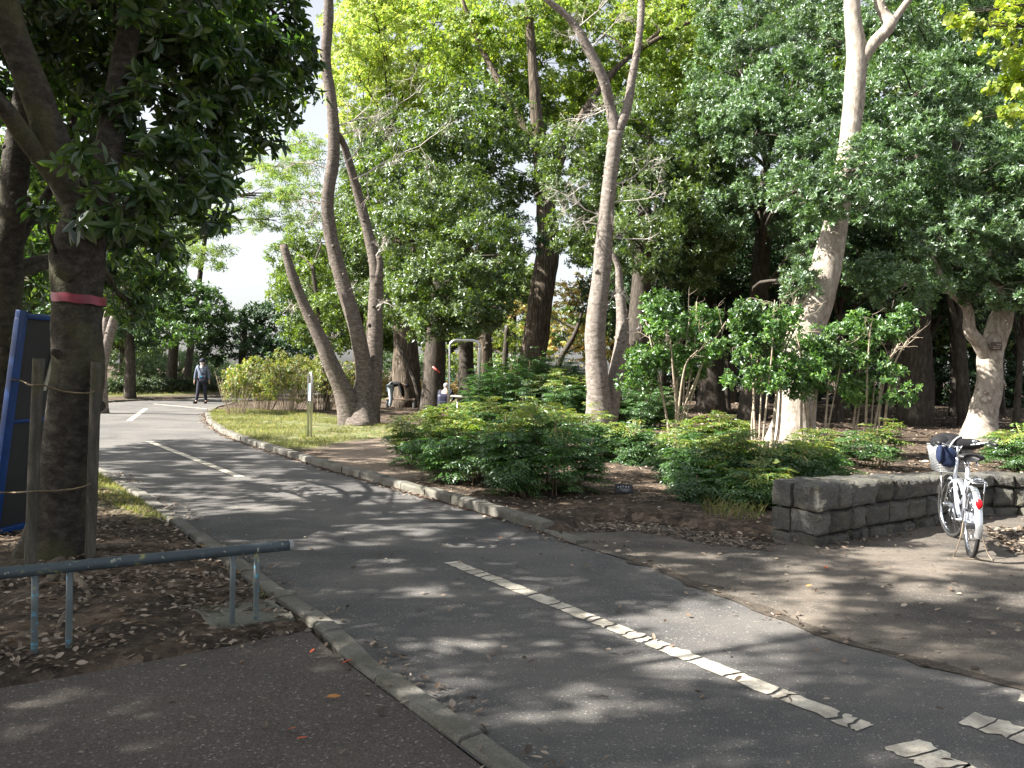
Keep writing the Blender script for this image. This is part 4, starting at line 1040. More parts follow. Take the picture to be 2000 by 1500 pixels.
# spreading tree with blue-green crown at the right
D = 20.0
stems = [stem([(1916, 858, D), (1918, 820, D), (1932, 750, D), (1934, 690, D), (1950, 640, D), (1966, 590, D), (1990, 560, D), (2030, 500, D)], [36, 27, 23, 22, 22, 16, 14, 11]),
         stem([(1932, 705, D), (1912, 670, D-.2), (1894, 645, D-.3), (1888, 600, D-.4), (1850, 560, D-.6), (1800, 470, D-.8)], [14, 13, 12, 9, 7, 5], False),
         stem([(1958, 620, D), (1944, 560, D), (1935, 500, D), (1900, 400, D)], [12, 9, 8, 6], False)]
blobs = PB([(1960, 430, 19.5, 115, 120, 110), (1845, 470, 19, 95, 80, 90), (1760, 560, 18.6, 85, 48, 80), (1850, 330, 20, 130, 110, 120), (2060, 300, 20, 140, 160, 130), (1960, 560, 19, 80, 55, 60), (1700, 530, 18.8, 60, 36, 60), (2080, 520, 19, 110, 100, 100)])
root, org = build_tree('laurel_tree', 'broad tree with forked mottled pale trunk carrying a small dark plate, behind the bicycle', 'tree', stems, blobs, 'laurel', L_LAUREL, B_PALE, flare=.2, seg=18, rough=.08, dens=1.0)
pc = at(1946, 676, D-.36)
m = MB(); m.box(pc, (.3, .02, .2), Matrix.Rotation(R(10), 3, 'Z')@Matrix.Rotation(R(-3), 3, 'Y'), .004); np_ = m.build('name_plate', plain('brown_plate', (.07, .045, .035), .5), root, org)
m = MB()
for k in range(4): m.box(pc+Vector((-.08+.055*k, -.0125-.0, .04)), (.035, .004, .03), Matrix.Rotation(R(10), 3, 'Z'))
for k in range(2): m.box(pc+Vector((0, -.0125, -.02-.04*k)), (.2, .004, .012), Matrix.Rotation(R(10), 3, 'Z'))
m.build('lettering', plain('plate_lettering', (.4, .36, .3), .5), np_, org)

def simple(name, label, cat, base, top, blobs, st, lm, bm_, rad=(12, 7), group=None, dens=1., bend=0, flare=.3, rough=.14, seg=12):
    (bx, bd), (tx, ty) = base, top
    pix = [(bx, 800, bd), (bx+(tx-bx)*.25+bend*.5, 730+(ty-730)*.2, bd), (bx+(tx-bx)*.6+bend, 730+(ty-730)*.6, bd), (tx, ty, bd)]
    s_ = stem(pix, [rad[0]*1.25, rad[0], (rad[0]+rad[1])/2, rad[1]])
    return build_tree(name, label, cat, [s_], PB(blobs), st, lm, bm_, group, dens, flare, seg, rough)

# evergreens in the middle and at the right
simple('evergreen_tree', 'dark big-leaved tree hanging low over the steel arch, red tape on its trunk', 'tree', (845, 27), (868, 470),
       [(850, 570, 23, 92, 92), (800, 470, 25, 110, 95), (935, 500, 24, 90, 85), (905, 610, 23, 72, 62), (770, 590, 25, 60, 55), (970, 600, 23.5, 40, 40), (870, 400, 26, 110, 80)], 'ever', L_EVER, B_WOOD, (20, 12), dens=1.05)
tp = at(852, 722, 26.45); m = MB(); m.box(tp, (.32, .012, .06), Matrix.Rotation(R(38), 3, 'Y')); tr_ = m.build('warning_tape', plain('red_white_tape', (.6, .12, .1), .4)); 
tag(tr_, 'short scrap of red tape stuck on the trunk beside the steel arch', 'tape')
simple('broad_tree', 'tree with thick rugged lit trunk and a thin sapling leaning on it', 'tree', (797, 31), (775, 470),
       [(745, 560, 33, 75, 90), (700, 480, 33, 60, 70), (790, 560, 33, 60, 60), (740, 400, 34, 90, 80)], 'ever', L_EVER, B_DARK, (24, 14), dens=.9)
s_ = stem([(826, 800, 29), (810, 745, 29), (790, 700, 29.4), (776, 672, 29.8)], [5, 4.5, 4, 3]); m = MB(); m.tube(s_[0], s_[1], 8, 4, .1)
tag(m.build('leaning_sapling', B_WOOD), 'thin bare stem leaning against the broad rugged trunk', 'sapling')
simple('round_evergreen', 'bushy evergreen with dense grey green crown above the dark big-leaved tree', 'tree', (912, 36), (905, 330),
       [(900, 250, 31, 130, 100), (820, 320, 31, 110, 90), (990, 320, 32, 100, 90), (760, 370, 30, 80, 80), (930, 380, 32, 110, 70), (1010, 230, 34, 80, 70)], 'far', L_EVER, B_WOOD, (14, 9), dens=1.0)
simple('dark_evergreen', 'dark dense evergreen directly behind the slim forked bare tree', 'tree', (1242, 25), (1260, 400),
       [(1130, 330, 26, 95, 90), (1270, 260, 25, 130, 100), (1140, 440, 26, 80, 70), (1290, 380, 24.5, 120, 90), (1250, 480, 23, 85, 60), (1380, 330, 25, 100, 90), (1350, 480, 26, 100, 80)], 'laurel', L_EVER, B_WOOD, (22, 13), dens=1.0)
simple('dark_evergreen', 'tall blue green evergreen filling the space left of the white trunk', 'tree', (1470, 27), (1500, 330),
       [(1480, 250, 23, 120, 95), (1590, 330, 21.5, 80, 90), (1560, 180, 23, 110, 80), (1440, 130, 26, 100, 90), (1480, 400, 24, 110, 70), (1590, 480, 19.8, 50, 55), (1480, 30, 28, 120, 80), (1625, 390, 17.4, 62, 42), (1680, 330, 17.2, 66, 55), (1560, 370, 18, 70, 50), (1560, 545, 17.8, 38, 50), (1400, 230, 24, 90, 70)], 'laurel', L_LAUREL, B_WOOD, (20, 12), dens=1.0)
simple('dark_evergreen', 'high dense evergreen rising behind and right of the white trunk', 'tree', (1790, 26), (1800, 300),
       [(1760, 200, 21, 120, 100), (1740, 330, 20, 95, 85), (1880, 180, 22, 120, 90), (1800, 60, 24, 150, 90), (1960, 60, 24, 130, 90), (1640, 60, 26, 110, 90), (1700, 400, 19.4, 60, 45), (1880, 440, 23, 130, 80)], 'laurel', L_LAUREL, B_WOOD, (24, 14), dens=1.0)
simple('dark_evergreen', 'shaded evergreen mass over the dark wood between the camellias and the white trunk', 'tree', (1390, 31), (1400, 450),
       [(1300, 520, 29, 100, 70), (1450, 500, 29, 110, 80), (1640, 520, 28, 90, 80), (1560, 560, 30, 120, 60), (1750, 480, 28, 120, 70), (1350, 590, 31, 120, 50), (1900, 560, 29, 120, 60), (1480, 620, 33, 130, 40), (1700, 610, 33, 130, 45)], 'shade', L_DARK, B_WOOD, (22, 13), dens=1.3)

# high lime-green crowns, on the dark fissured trunk and behind
D = 32
stems = [stem([(1030, 800, D), (1033, 745, D), (1046, 660, D), (1058, 570, D), (1070, 480, D), (1064, 380, D), (1050, 250, D), (1040, 120, D), (1030, -20, D)], [31, 27, 25, 24, 22, 18, 13, 9, 7]),
         stem([(1068, 420, D), (1100, 300, D+.5), (1180, 160, D+1), (1290, 60, D+2)], [10, 8, 6, 4], False),
         stem([(1055, 300, D), (980, 170, D+.5), (930, 70, D+1), (900, -10, D+1)], [8, 6, 5, 3], False),
         stem([(1060, 350, D), (1160, 200, D+1), (1230, 110, D+1.5), (1390, 20, D+2)], [8, 6, 5, 3], False)]
build_tree('zelkova_tree', 'huge tree with dark deeply fissured trunk and high lime green crown behind the bushes', 'tree', stems,
           PB([(900, 60, 34, 130, 90), (1010, 30, 33, 110, 80), (1060, 130, 34, 110, 75), (1160, 60, 34, 110, 80), (1190, 170, 35, 80, 50), (970, 160, 35, 90, 55), (1300, 60, 35, 100, 70), (1380, 110, 36, 80, 60), (1130, 240, 36, 70, 45), (1080, 40, 36, 90, 70), (960, 90, 37, 120, 80), (1240, 130, 38, 110, 70), (1330, 20, 38, 120, 60), (1200, 10, 38, 110, 50), (1060, 200, 39, 110, 60)]),
           'lime', leafmat('zelkova_leaf', [(.1, .19, .035), (.17, .27, .045), (.25, .34, .06), (.32, .36, .08)], .5, .5, (1.35, 1.3, .6), .03), B_DARK, dens=.9, seg=20, rough=.1, flare=.2)
simple('lime_tree', 'tall tree with luminous yellow green crown above and right of the three-stemmed tree', 'tree', (720, 44), (760, 250),
       [(740, 60, 43, 105, 85), (700, 150, 43, 75, 70), (830, 130, 44, 110, 80), (790, 220, 45, 100, 60), (700, 250, 44, 60, 60), (860, 20, 44, 110, 70), (720, -20, 43, 80, 60), (900, 220, 46, 80, 50), (770, 310, 46, 80, 50), (790, 130, 48, 140, 110), (700, 200, 47, 70, 60), (830, 50, 49, 150, 90), (680, 90, 47, 60, 80)], 'lime', L_YELLOW, B_WOOD, (14, 7), dens=.8)
# lighter trees at the left beyond the bend
simple('feathery_tree', 'light feathery tree with tiered pale green sprays against the white sky over the path bend', 'tree', (362, 50), (420, 330),
       [(560, 325, 47, 80, 34), (500, 380, 47, 90, 30), (590, 280, 48, 55, 26), (440, 430, 48, 85, 26), (540, 430, 47, 55, 22), (390, 500, 48, 80, 26), (600, 380, 46, 60, 30), (470, 310, 50, 50, 25), (340, 440, 50, 90, 50), (300, 340, 50, 90, 60)], 'feather', L_FEATHER, B_WOOD, (6, 3), dens=1.6)
simple('mid_green_tree', 'mid green tree with rounded drooping crown overhanging the far path', 'tree', (333, 40), (352, 560),
       [(360, 590, 38, 80, 55), (300, 560, 38, 70, 60), (410, 610, 38, 45, 42), (250, 540, 39, 70, 60), (330, 650, 37, 80, 28)], 'far', leafmat('mid_leaf', [(.035, .08, .02), (.06, .12, .03), (.09, .16, .04)], .35, .4, (1.6, 1.7, .6), .06), B_WOOD, (9, 7))
simple('dark_round_tree', 'low dark dense tree directly behind the walker', 'tree', (470, 41), (480, 620),
       [(470, 650, 40, 65, 50), (540, 640, 40, 75, 62), (600, 620, 39, 65, 70), (420, 680, 40, 40, 35), (560, 700, 38, 70, 35)], 'far', L_DARK, B_WOOD, (7, 5), dens=1.1)
simple('yellow_green_tree', 'small yellow green tree showing between the stems of the three-stemmed bare tree', 'tree', (640, 27), (610, 520),
       [(600, 560, 28, 62, 60), (560, 500, 29, 45, 50), (620, 470, 30, 60, 60), (650, 600, 27, 42, 50), (600, 640, 28, 48, 40)], 'ever', L_OLIVE, B_WOOD, (5, 4), dens=.9)
simple('dark_evergreen', 'shaded evergreen at the far left of the path beyond the wooden posts', 'tree', (255, 33), (250, 560),
       [(230, 560, 33, 80, 70), (160, 600, 33, 80, 70), (260, 640, 33, 55, 40), (150, 480, 33, 100, 70)], 'shade', L_DARK, B_WOOD, (9, 7), dens=1.6)
# tree with leaning trunk seen right of the taped trunk
s1 = stem([(196, 770, 24), (200, 720, 24), (218, 640, 24), (238, 580, 24), (262, 500, 24)], [13, 10, 9, 7, 5]); s2 = stem([(203, 700, 24), (206, 640, 24), (212, 600, 24)], [8, 7, 5], False)
build_tree('leaning_tree', 'slanting slim grey tree trunk with yellow lit foot just right of the wooden posts', 'tree', [s1, s2], PB([(270, 470, 24, 80, 50), (210, 520, 24, 60, 50), (330, 430, 25, 60, 40)]), 'ever', L_EVER, B_TWO, dens=.8)
# autumn maple glade
simple('maple_tree', 'slender maple with orange and yellow leaves glowing beyond the fissured trunk', 'tree', (1072, 44), (1140, 600),
       [(1130, 610, 46, 65, 40), (1100, 660, 46, 60, 45), (1160, 680, 46, 45, 45), (1110, 570, 47, 55, 24), (1010, 610, 48, 35, 40), (1150, 560, 47, 40, 30)], 'lime', L_AUTUMN, B_WOOD, (6, 3), dens=.6, bend=10)
simple('light_green_tree', 'pale yellow green small tree left of the fissured trunk', 'tree', (985, 42), (990, 640),
       [(985, 650, 43, 45, 40), (1000, 700, 43, 40, 35), (950, 640, 44, 50, 40), (900, 680, 45, 60, 50)], 'lime', leafmat('young_leaf', [(.12, .2, .04), (.2, .27, .06), (.3, .3, .07)], .5, .5, (1.3, 1.3, .7), .03), B_WOOD, (6, 4), dens=.6)
simple('slim_dark_tree', 'straight dark trunk close right of the steel arch', 'tree', (948, 29), (945, 560), [(955, 560, 29.5, 70, 50), (1010, 470, 30, 60, 60)], 'ever', L_DARK, B_DARK, (15, 12), dens=.9)

simple('tall_tree', 'tall olive green tree filling the top between the bare forked tree and white trunk', 'tree', (1420, 44), (1430, 200),
       [(1350, 90, 43, 140, 100), (1500, 60, 44, 130, 100), (1420, 190, 43, 140, 90), (1250, 200, 44, 120, 80), (1560, 180, 45, 120, 100), (1330, 300, 45, 140, 80), (1180, 320, 45, 110, 70)], 'farbig', L_OLIVE, B_WOOD, (14, 8), dens=.9)
simple('tall_tree', 'tall dark tree closing the sky behind the top right crowns', 'tree', (1760, 42), (1780, 200),
       [(1700, 60, 40, 140, 110), (1850, 60, 40, 140, 110), (1990, 120, 40, 130, 130), (1780, 200, 41, 150, 100), (1930, 300, 41, 140, 110), (1650, 250, 42, 110, 110), (2000, 0, 40, 130, 100)], 'farbig', L_EVER, B_WOOD, (16, 9), dens=.9)
simple('mid_evergreen', 'evergreen seen between the upper stems of the three-stemmed bare tree', 'tree', (700, 34), (700, 420),
       [(705, 330, 34, 55, 60), (690, 430, 34, 50, 60), (740, 260, 35, 60, 60), (655, 560, 34, 50, 60)], 'ever', L_EVER, B_WOOD, (10, 6), dens=.9)

# ginkgo branches reaching in at the top right
gt = Vector((9.2, 10.5, 0))
tops = [at(2150, 60, 10.5), at(2050, 120, 10), at(1960, 60, 9.6), at(1990, 200, 10), at(1900, 80, 9.6)]
root, org = build_tree('ginkgo_tree', 'tree with bright yellow green fan leaves reaching in from the top right corner', 'tree',
           [([gt+Vector((0, 0, -.1)), gt+Vector((.05, 0, 1.5)), gt+Vector((-.05, 0, 3.2)), gt+Vector((0, .1, 5)), gt+Vector((.05, 0, 7.5))], [.2, .16, .14, .11, .05])],
           [pxblob(1990, 60, 10, 80, 70), pxblob(1905, 50, 9.8, 45, 32), pxblob(1985, 170, 10, 60, 50), pxblob(1945, 225, 9.9, 45, 22), pxblob(2080, 150, 10, 100, 90), pxblob(2080, 0, 10.2, 120, 90), pxblob(1870, 30, 9.9, 30, 12)], 'ginkgo', L_GINKGO, B_WOOD, dens=1.0, limb_r=.1)

# ------------------------------------------------------------------ dark wood on the right: individual trees
def wood_proto(h, r, kind):
    root = empty('wood_tree', (0, 0, 0), 'x', 'tree'); tb = MB()
    top = Vector((rng.normal(0, .4), rng.normal(0, .3), h))
    tb.tube([(0, 0, -.12), (rng.normal(0, .05), 0, h*.15), (rng.normal(0, .15), 0, h*.5), top], [r*1.2, r, r*.8, r*.35], 11, 5, .15, flare=.35)
    tb.tube([(0, 0, h*.3), (.5, .2, h*.45), (1.1, .4, h*.65)], [r*.55, r*.4, r*.2], 8, 4, .1)
    bl = []
    for k in range(7):
        a = rng.uniform(0, 6.28); q_ = rng.uniform(.4, 2.6); bl.append(((q_*math.cos(a), q_*math.sin(a), h*rng.uniform(.5, 1.05)), (rng.uniform(1.3, 2.1),)*2+(rng.uniform(.8, 1.3),)))
    V, Q, subs = blob_cloud(bl, 'shade', .7)
    for c_, sc_ in subs: 
        tb.tube([(0, 0, h*.4), tuple((c_+np.array((0, 0, h*.35)))/2), tuple(c_)], [r*.3, r*.2, r*.08], 6, 3)
    link('crown', quadmesh('crown', V, Q), kind, root); tb.build('trunk', B_WOOD, root); return root
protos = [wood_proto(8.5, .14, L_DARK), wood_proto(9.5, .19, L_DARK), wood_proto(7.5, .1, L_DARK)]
wood = [(1258, 29, 0, 1.), (1290, 38, 1, .9), (1335, 34, 2, 1.), (1372, 42, 0, 1.), (1420, 36, 1, .8), (1462, 30, 2, 1.), (1640, 27, 0, 1.05), (1672, 36, 1, .9), (1732, 30, 2, 1.1), (1790, 27.5, 1, .9),
        (1862, 33, 0, 1.1), (1888, 26, 1, 1.05), (1985, 25, 2, 1.), (1960, 36, 0, 1.), (2080, 30, 1, 1.), (1820, 40, 2, 1.2), (1530, 40, 1, 1.), (1590, 33, 2, 1.), (1220, 34, 2, 1.), (2010, 44, 0, 1.), (1700, 46, 0, 1.1), (1560, 50, 1, 1.2), (1400, 52, 2, 1.3), (1280, 50, 0, 1.1)]
wlab = ['beside the foot of the slim forked bare tree', 'thick and deep behind the leftmost camellia', 'thin, showing above the leftmost camellia stems', 'deep in the wood right of the leftmost camellia', 'midway between the two left camellias', 'slender, just left of the second camellia',
        'immediately right of the white trunk', 'farther back right of the white trunk', 'slim, behind the third camellia', 'stout, right of the third camellia', 'leaning dark, left of the forked mottled trunk', 'broad and black, touching the forked mottled trunk on its left',
        'thin, right of the forked mottled trunk at the frame edge', 'farther back right of the forked mottled trunk', 'beyond the right frame edge of the wood', 'distant, between stout trunk and forked mottled trunk', 'distant, seen through the second camellia', 'slim, seen through the middle camellia',
        'thin, left of the bare forked tree', 'far back at the right edge of the wood', 'far back behind the third camellia', 'farthest behind the white trunk', 'farthest behind the gap between camellias', 'farthest behind the leftmost camellia']
used = set()
for (px, d, k, s_), lb in zip(wood, wlab):
    t = protos[k] if k not in used else copy_tree(protos[k]); used.add(k)
    b_ = basepx(px, d); t.location = b_; t.rotation_euler = (rng.normal(0, .03), rng.normal(0, .05), rng.uniform(0, 6.28)); t.scale = (s_, s_, s_*rng.uniform(.9, 1.1))
    t['label'] = 'shaded wood tree, '+lb; t['category'] = 'tree'; t['group'] = 'trees of the dark wood at the right'

# farther trees closing the background
def far_proto(lm, h=12, n=12, st_='far', dens=.35):
    root = empty('far_tree', (0, 0, 0), 'x', 'tree'); tb = MB(); tb.tube([(0, 0, -.2), (.1, 0, h*.4), (0, .1, h*.9)], [.3, .24, .1], 9, 4, .15, flare=.3)
    bl = []
    for k in range(n):
        a = rng.uniform(0, 6.28); q_ = rng.uniform(.5, 3.6); z = rng.uniform(.22, 1.0); q_ *= math.sqrt(max(.2, 1-(z-.5)**2*2.5))
        bl.append(((q_*math.cos(a), q_*math.sin(a), h*z), (rng.uniform(1.6, 2.4),)*2+(rng.uniform(1.1, 1.8),)))
    V, Q, subs = blob_cloud(bl, st_, dens)
    for c_, sc_ in subs: tb.tube([(0, 0, c_[2]*.7), tuple((c_+np.array((0, 0, c_[2]*.8)))/2), tuple(c_)], [.12, .08, .03], 6, 3)
    link('crown', quadmesh('crown', V, Q), lm, root); tb.build('trunk', B_WOOD, root); return root
ST['farbig_'] = dict(L=.34, W=.18, n=5, cov=.95, sub=.24, flat=.6, spread=(-30, 60))
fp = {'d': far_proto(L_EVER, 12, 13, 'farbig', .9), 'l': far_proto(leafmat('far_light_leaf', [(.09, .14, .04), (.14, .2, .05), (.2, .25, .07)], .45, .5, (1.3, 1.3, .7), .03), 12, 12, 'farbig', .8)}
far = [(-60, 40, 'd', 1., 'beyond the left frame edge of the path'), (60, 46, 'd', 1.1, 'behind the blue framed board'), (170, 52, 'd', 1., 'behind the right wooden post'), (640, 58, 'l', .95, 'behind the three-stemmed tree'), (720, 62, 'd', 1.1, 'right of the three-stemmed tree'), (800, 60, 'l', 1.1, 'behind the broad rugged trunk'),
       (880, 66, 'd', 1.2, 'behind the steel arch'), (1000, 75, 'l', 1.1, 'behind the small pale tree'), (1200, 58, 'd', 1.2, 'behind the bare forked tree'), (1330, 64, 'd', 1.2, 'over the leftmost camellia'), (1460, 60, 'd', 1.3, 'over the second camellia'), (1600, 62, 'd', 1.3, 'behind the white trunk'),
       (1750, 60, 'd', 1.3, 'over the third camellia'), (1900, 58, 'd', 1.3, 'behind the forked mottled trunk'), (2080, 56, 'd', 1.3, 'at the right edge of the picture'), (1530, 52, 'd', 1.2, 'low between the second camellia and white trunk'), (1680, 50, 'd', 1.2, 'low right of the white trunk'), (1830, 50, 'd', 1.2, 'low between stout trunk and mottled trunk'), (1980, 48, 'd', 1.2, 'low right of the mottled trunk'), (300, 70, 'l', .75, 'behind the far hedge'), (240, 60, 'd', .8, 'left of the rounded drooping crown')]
used = set()
for px, d, k, s_, lb in far:
    t = fp[k] if k not in used else copy_tree(fp[k]); used.add(k)
    t.location = basepx(px, d); t.rotation_euler = (0, 0, rng.uniform(0, 6.28)); t.scale = (s_, s_, s_*rng.uniform(.95, 1.1))
    t['label'] = 'distant leafy tree '+lb; t['group'] = 'distant trees closing the view'

# ------------------------------------------------------------------ left foreground trees
D = 6.2
A1 = stem([(112, 1090, D), (120, 1000, D), (140, 850, D), (152, 720, D), (150, 600, D), (150, 530, D), (158, 470, D), (172, 420, D)], [66, 50, 48, 47, 44, 48, 46, 42])
A2 = stem([(165, 440, D), (150, 390, D), (118, 320, D-.1), (80, 210, D-.2), (45, 120, D-.3), (15, 30, D-.4), (-10, -120, D-.6)], [36, 36, 33, 30, 28, 27, 22], False)
A3 = stem([(178, 440, D), (196, 380, D+.1), (212, 290, D+.2), (228, 190, D+.3), (246, 90, D+.4), (262, 0, D+.5), (300, -200, D+.8)], [34, 26, 24, 22, 20, 17, 12], False)
A4 = stem([(150, 400, D), (110, 345, D-.1), (50, 270, D-.3), (0, 200, D-.5), (-80, 130, D-.8)], [20, 20, 18, 17, 14], False)
A5 = stem([(232, 45, D+.4), (222, 20, D+.4), (206, -20, D+.3), (190, -90, D+.3)], [8, 8, 7, 6], False)
knob = stem([(150, 540, D-.1), (126, 520, D-.14), (112, 500, D-.16), (106, 486, D-.16)], [26, 24, 17, 8], False)
magblobs = PB([(330, 90, 7.2, 150, 110, 110), (470, 110, 8.2, 110, 90, 90), (560, 60, 9, 70, 55, 60), (300, 250, 6.6, 110, 90, 80), (420, 230, 8, 100, 70, 80), (530, 200, 9, 65, 50, 55), (110, 425, 5.3, 45, 35, 30), (250, 410, 6.0, 100, 48, 60), (370, 370, 7, 85, 60, 70), (270, 480, 6.6, 80, 30, 50), (160, 330, 5.6, 60, 40, 40), (40, 20, 7, 100, 90, 80), (150, 90, 8, 70, 60, 60),
               (250, -120, 7, 260, 120, 200), (500, -150, 8.5, 220, 120, 160), (-60, -230, 6.5, 200, 110, 150), (600, -60, 9.4, 70, 40, 60), (200, 150, 7.5, 90, 80, 80), (400, 150, 7.5, 120, 90, 90), (500, 40, 8.6, 120, 70, 90), (580, 130, 9.2, 55, 60, 55), (350, 320, 7.5, 110, 60, 80), (470, 270, 8.6, 55, 40, 50), (200, 250, 7.6, 70, 70, 70), (340, 430, 7.4, 90, 40, 60), (420, 370, 8, 50, 35, 45), (310, 0, 6.4, 130, 80, 90), (430, 20, 7.6, 120, 70, 80)])
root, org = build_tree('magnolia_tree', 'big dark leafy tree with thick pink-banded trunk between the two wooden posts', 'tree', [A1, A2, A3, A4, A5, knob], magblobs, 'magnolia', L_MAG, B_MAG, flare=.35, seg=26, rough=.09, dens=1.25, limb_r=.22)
# pink tape wraps
M_PINK = plain('pink_tape', (.2, .028, .045), .45, var=.25, sc=10)
def wrap(x0, x1, y, hgt, dep, parent, org, tilt=.0):
    c_ = at((x0+x1)/2, y, dep); r = (x1-x0)/2*dep/FPX; V = []; F = []; n = 36; hz = hgt/2*dep/FPX
    for i in range(n):
        a = 2*math.pi*i/n
        for z in (-hz, 0, hz):
            rr = r*(1+.02*math.sin(5*a+z*30)); V.append((c_.x+rr*math.cos(a), c_.y+rr*math.sin(a), c_.z+z+tilt*math.cos(a)+.004*math.sin(7*a)))
    for i in range(n):
        for j in range(2): F.append((i*3+j, ((i+1) % n)*3+j, ((i+1) % n)*3+j+1, i*3+j+1))
    m = MB(); m.add(V, F); return m.build('tape_band', M_PINK, parent, org)
wrap(106, 202, 585, 17, D, root, org, -.012)
m = MB()
for i in range(26):                                # surface roots
    a = rng.uniform(-2.6, .6) if i < 20 else rng.uniform(0, 6.28); p = np.array((org[0]+.18*math.cos(a), org[1]+.18*math.sin(a)))
    L_ = rng.uniform(.7, 2.6); pts = []; a2 = a
    for k in range(7):
        h = float(Hgt(np.array([p[0]]), np.array([p[1]]))[0]); 
        if h < -.03: break
        pts.append((p[0], p[1], h+.008-.004*k-.03*(k == 0)+rng.normal(0, .008))); a2 += rng.normal(0, .35); p = p+np.array((math.cos(a2), math.sin(a2)))*L_/6
    if len(pts) > 2: m.tube(pts, list(np.linspace(rng.uniform(.02, .045), .006, len(pts))), 8, 4, .25, freq=9)
m.build('surface_roots', barkmat('root_bark', (.06, .045, .035), (.15, .12, .09), (.26, .22, .17), (1, 1, 1), 14, .5), root, org)

D2 = 7.4
B1 = stem([(-12, 1010, D2), (-2, 900, D2), (8, 780, D2), (14, 680, D2), (10, 600, D2), (14, 500, D2), (26, 400, D2), (34, 310, D2), (46, 210, D2), (58, 100, D2), (66, 0, D2), (70, -120, D2)], [38, 32, 31, 31, 33, 27, 25, 24, 20, 19, 18, 14])
B2 = stem([(14, 520, D2), (60, 430, D2+.3), (120, 330, D2+.6), (150, 200, D2+1)], [12, 10, 8, 6], False)
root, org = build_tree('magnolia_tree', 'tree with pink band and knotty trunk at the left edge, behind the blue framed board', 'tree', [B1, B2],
    PB([(60, 120, 8.5, 120, 100), (150, 180, 9.5, 90, 70), (40, 250, 8.5, 80, 50), (100, 480, 9, 60, 50), (180, 420, 10, 90, 50), (60, 560, 9.5, 50, 40), (120, 560, 10.5, 50, 45), (-60, -100, 8, 250, 150), (200, 520, 11, 60, 40), (230, 30, 10, 110, 80), (290, 520, 11.5, 70, 45), (240, 590, 12, 50, 40), (110, 60, 9, 90, 70), (100, 330, 10, 80, 60), (230, 350, 10.5, 90, 60)]), 'magnolia', L_MAG, B_MAG, flare=.25, seg=22, rough=.13, dens=1.1, limb_r=.2)
wrap(-22, 42, 684, 11, D2, root, org, 0)

# unseen neighbours on the left whose crowns shade the path
def shade_tree(x, y, h, spread, label, n=9):
    root = empty('magnolia_tree', (x, y, 0), label, 'tree', 'leafy trees left of the picture'); tb = MB()
    tb.tube([(0, 0, -.1), (.1, 0, h*.25), (-.1, .1, h*.6), (0, 0, h*.95)], [.24, .19, .14, .06], 12, 5, .12, flare=.3)
    bl = []
    for k in range(n):
        a = 2.4*k; q_ = spread*math.sqrt((k+.5)/n); bl.append(((q_*math.cos(a), q_*math.sin(a), h*rng.uniform(.5, .95)), (rng.uniform(1.1, 1.6),)*2+(rng.uniform(.6, 1.),)))
    V, Q, subs = blob_cloud(bl, 'shade', 1.35)
    for c_, sc_ in subs: tb.tube([(0, 0, h*.35), tuple((c_+np.array((0, 0, h*.3)))/2), tuple(c_)], [.05, .035, .012], 6, 3)
    link('crown', quadmesh('crown', V, Q), L_MAG, root); tb.build('trunk', B_MAG, root); return root
shade_tree(-5.6, 2.2, 9, 4.2, 'leafy tree left of the camera shading the footpath', 10)
shade_tree(-9.8, 3.6, 10, 3.8, 'tall leafy tree beyond the left edge, level with the posts', 13)
shade_tree(-5.2, -2.6, 8.5, 3.8, 'leafy tree behind the camera on the left', 12)
shade_tree(-10.5, 0.2, 10.5, 4.0, 'leafy tree far to the left of the camera', 9)
shade_tree(-12.5, 11.5, 10, 3.4, 'leafy tree across the left branch of the path', 11)


# ------------------------------------------------------------------ camellias: many thin stems, leafy tops
def camellia(px, dep, wpx, ytop, ybot, label, nst=7, dens=1.):
    b_ = basepx(px, dep); m_ = dep/FPX; root = empty('camellia_tree', tuple(b_), label, 'small tree', 'camellias with pale stems behind the bushes'); tb = MB()
    zt = at(px, ytop, dep).z; zb = at(px, ybot, dep).z; wd = wpx*m_/2; bl = []
    for k in range(nst):
        a = rng.uniform(0, 6.28); q0 = rng.uniform(.03, .2); q1 = wd*rng.uniform(.25, .85); zz = zb+(zt-zb)*rng.uniform(.3, .95)
        p0 = (q0*math.cos(a), q0*math.sin(a)*.6, -.1); p3 = (q1*math.cos(a), q1*math.sin(a)*.7, zz)
        p1 = (p0[0]*1.6+rng.normal(0, .03), p0[1]*1.5, zb*.45); p2 = ((p0[0]+p3[0])/2+rng.normal(0, .06), (p0[1]+p3[1])/2, (zb*.7+zz*.35))
        r = rng.uniform(.018, .034); tb.tube([p0, p1, p2, p3], [r, r*.85, r*.6, r*.3], 9, 5, .15, freq=6)
        for _ in range(3):
            t = rng.uniform(.3, .9); s0 = np.array(p2)*(1-t)+np.array(p3)*t; twigs(tb, s0, (rng.normal(), rng.normal(), .8), .45, .008, 1, 3)
    for k in range(17):
        a = rng.uniform(0, 6.28); q_ = wd*rng.uniform(.1, .8); z = rng.uniform(-.06, .9); q_ *= (1.1-.45*z)
        rr = wd*rng.uniform(.17, .33); bl.append(((q_*math.cos(a), q_*math.sin(a)*.7, zb+(zt-zb)*z), (rr, rr*.9, rr*.85)))
    V, Q, subs = blob_cloud(bl, 'camellia', dens)
    link('crown', quadmesh('crown', V, Q), L_CAM, root); tb.build('stems', B_STEM, root)
camellia(1322, 16, 245, 568, 745, 'leftmost camellia, fan of pale stems right of the bare forked tree', 9, .85)
camellia(1490, 14.5, 240, 560, 750, 'tallest camellia, dark and spiky topped, just left of the white trunk', 8, .9)
camellia(1592, 15, 165, 620, 760, 'small dark camellia with straight stems overlapping the white trunk', 7, .8)
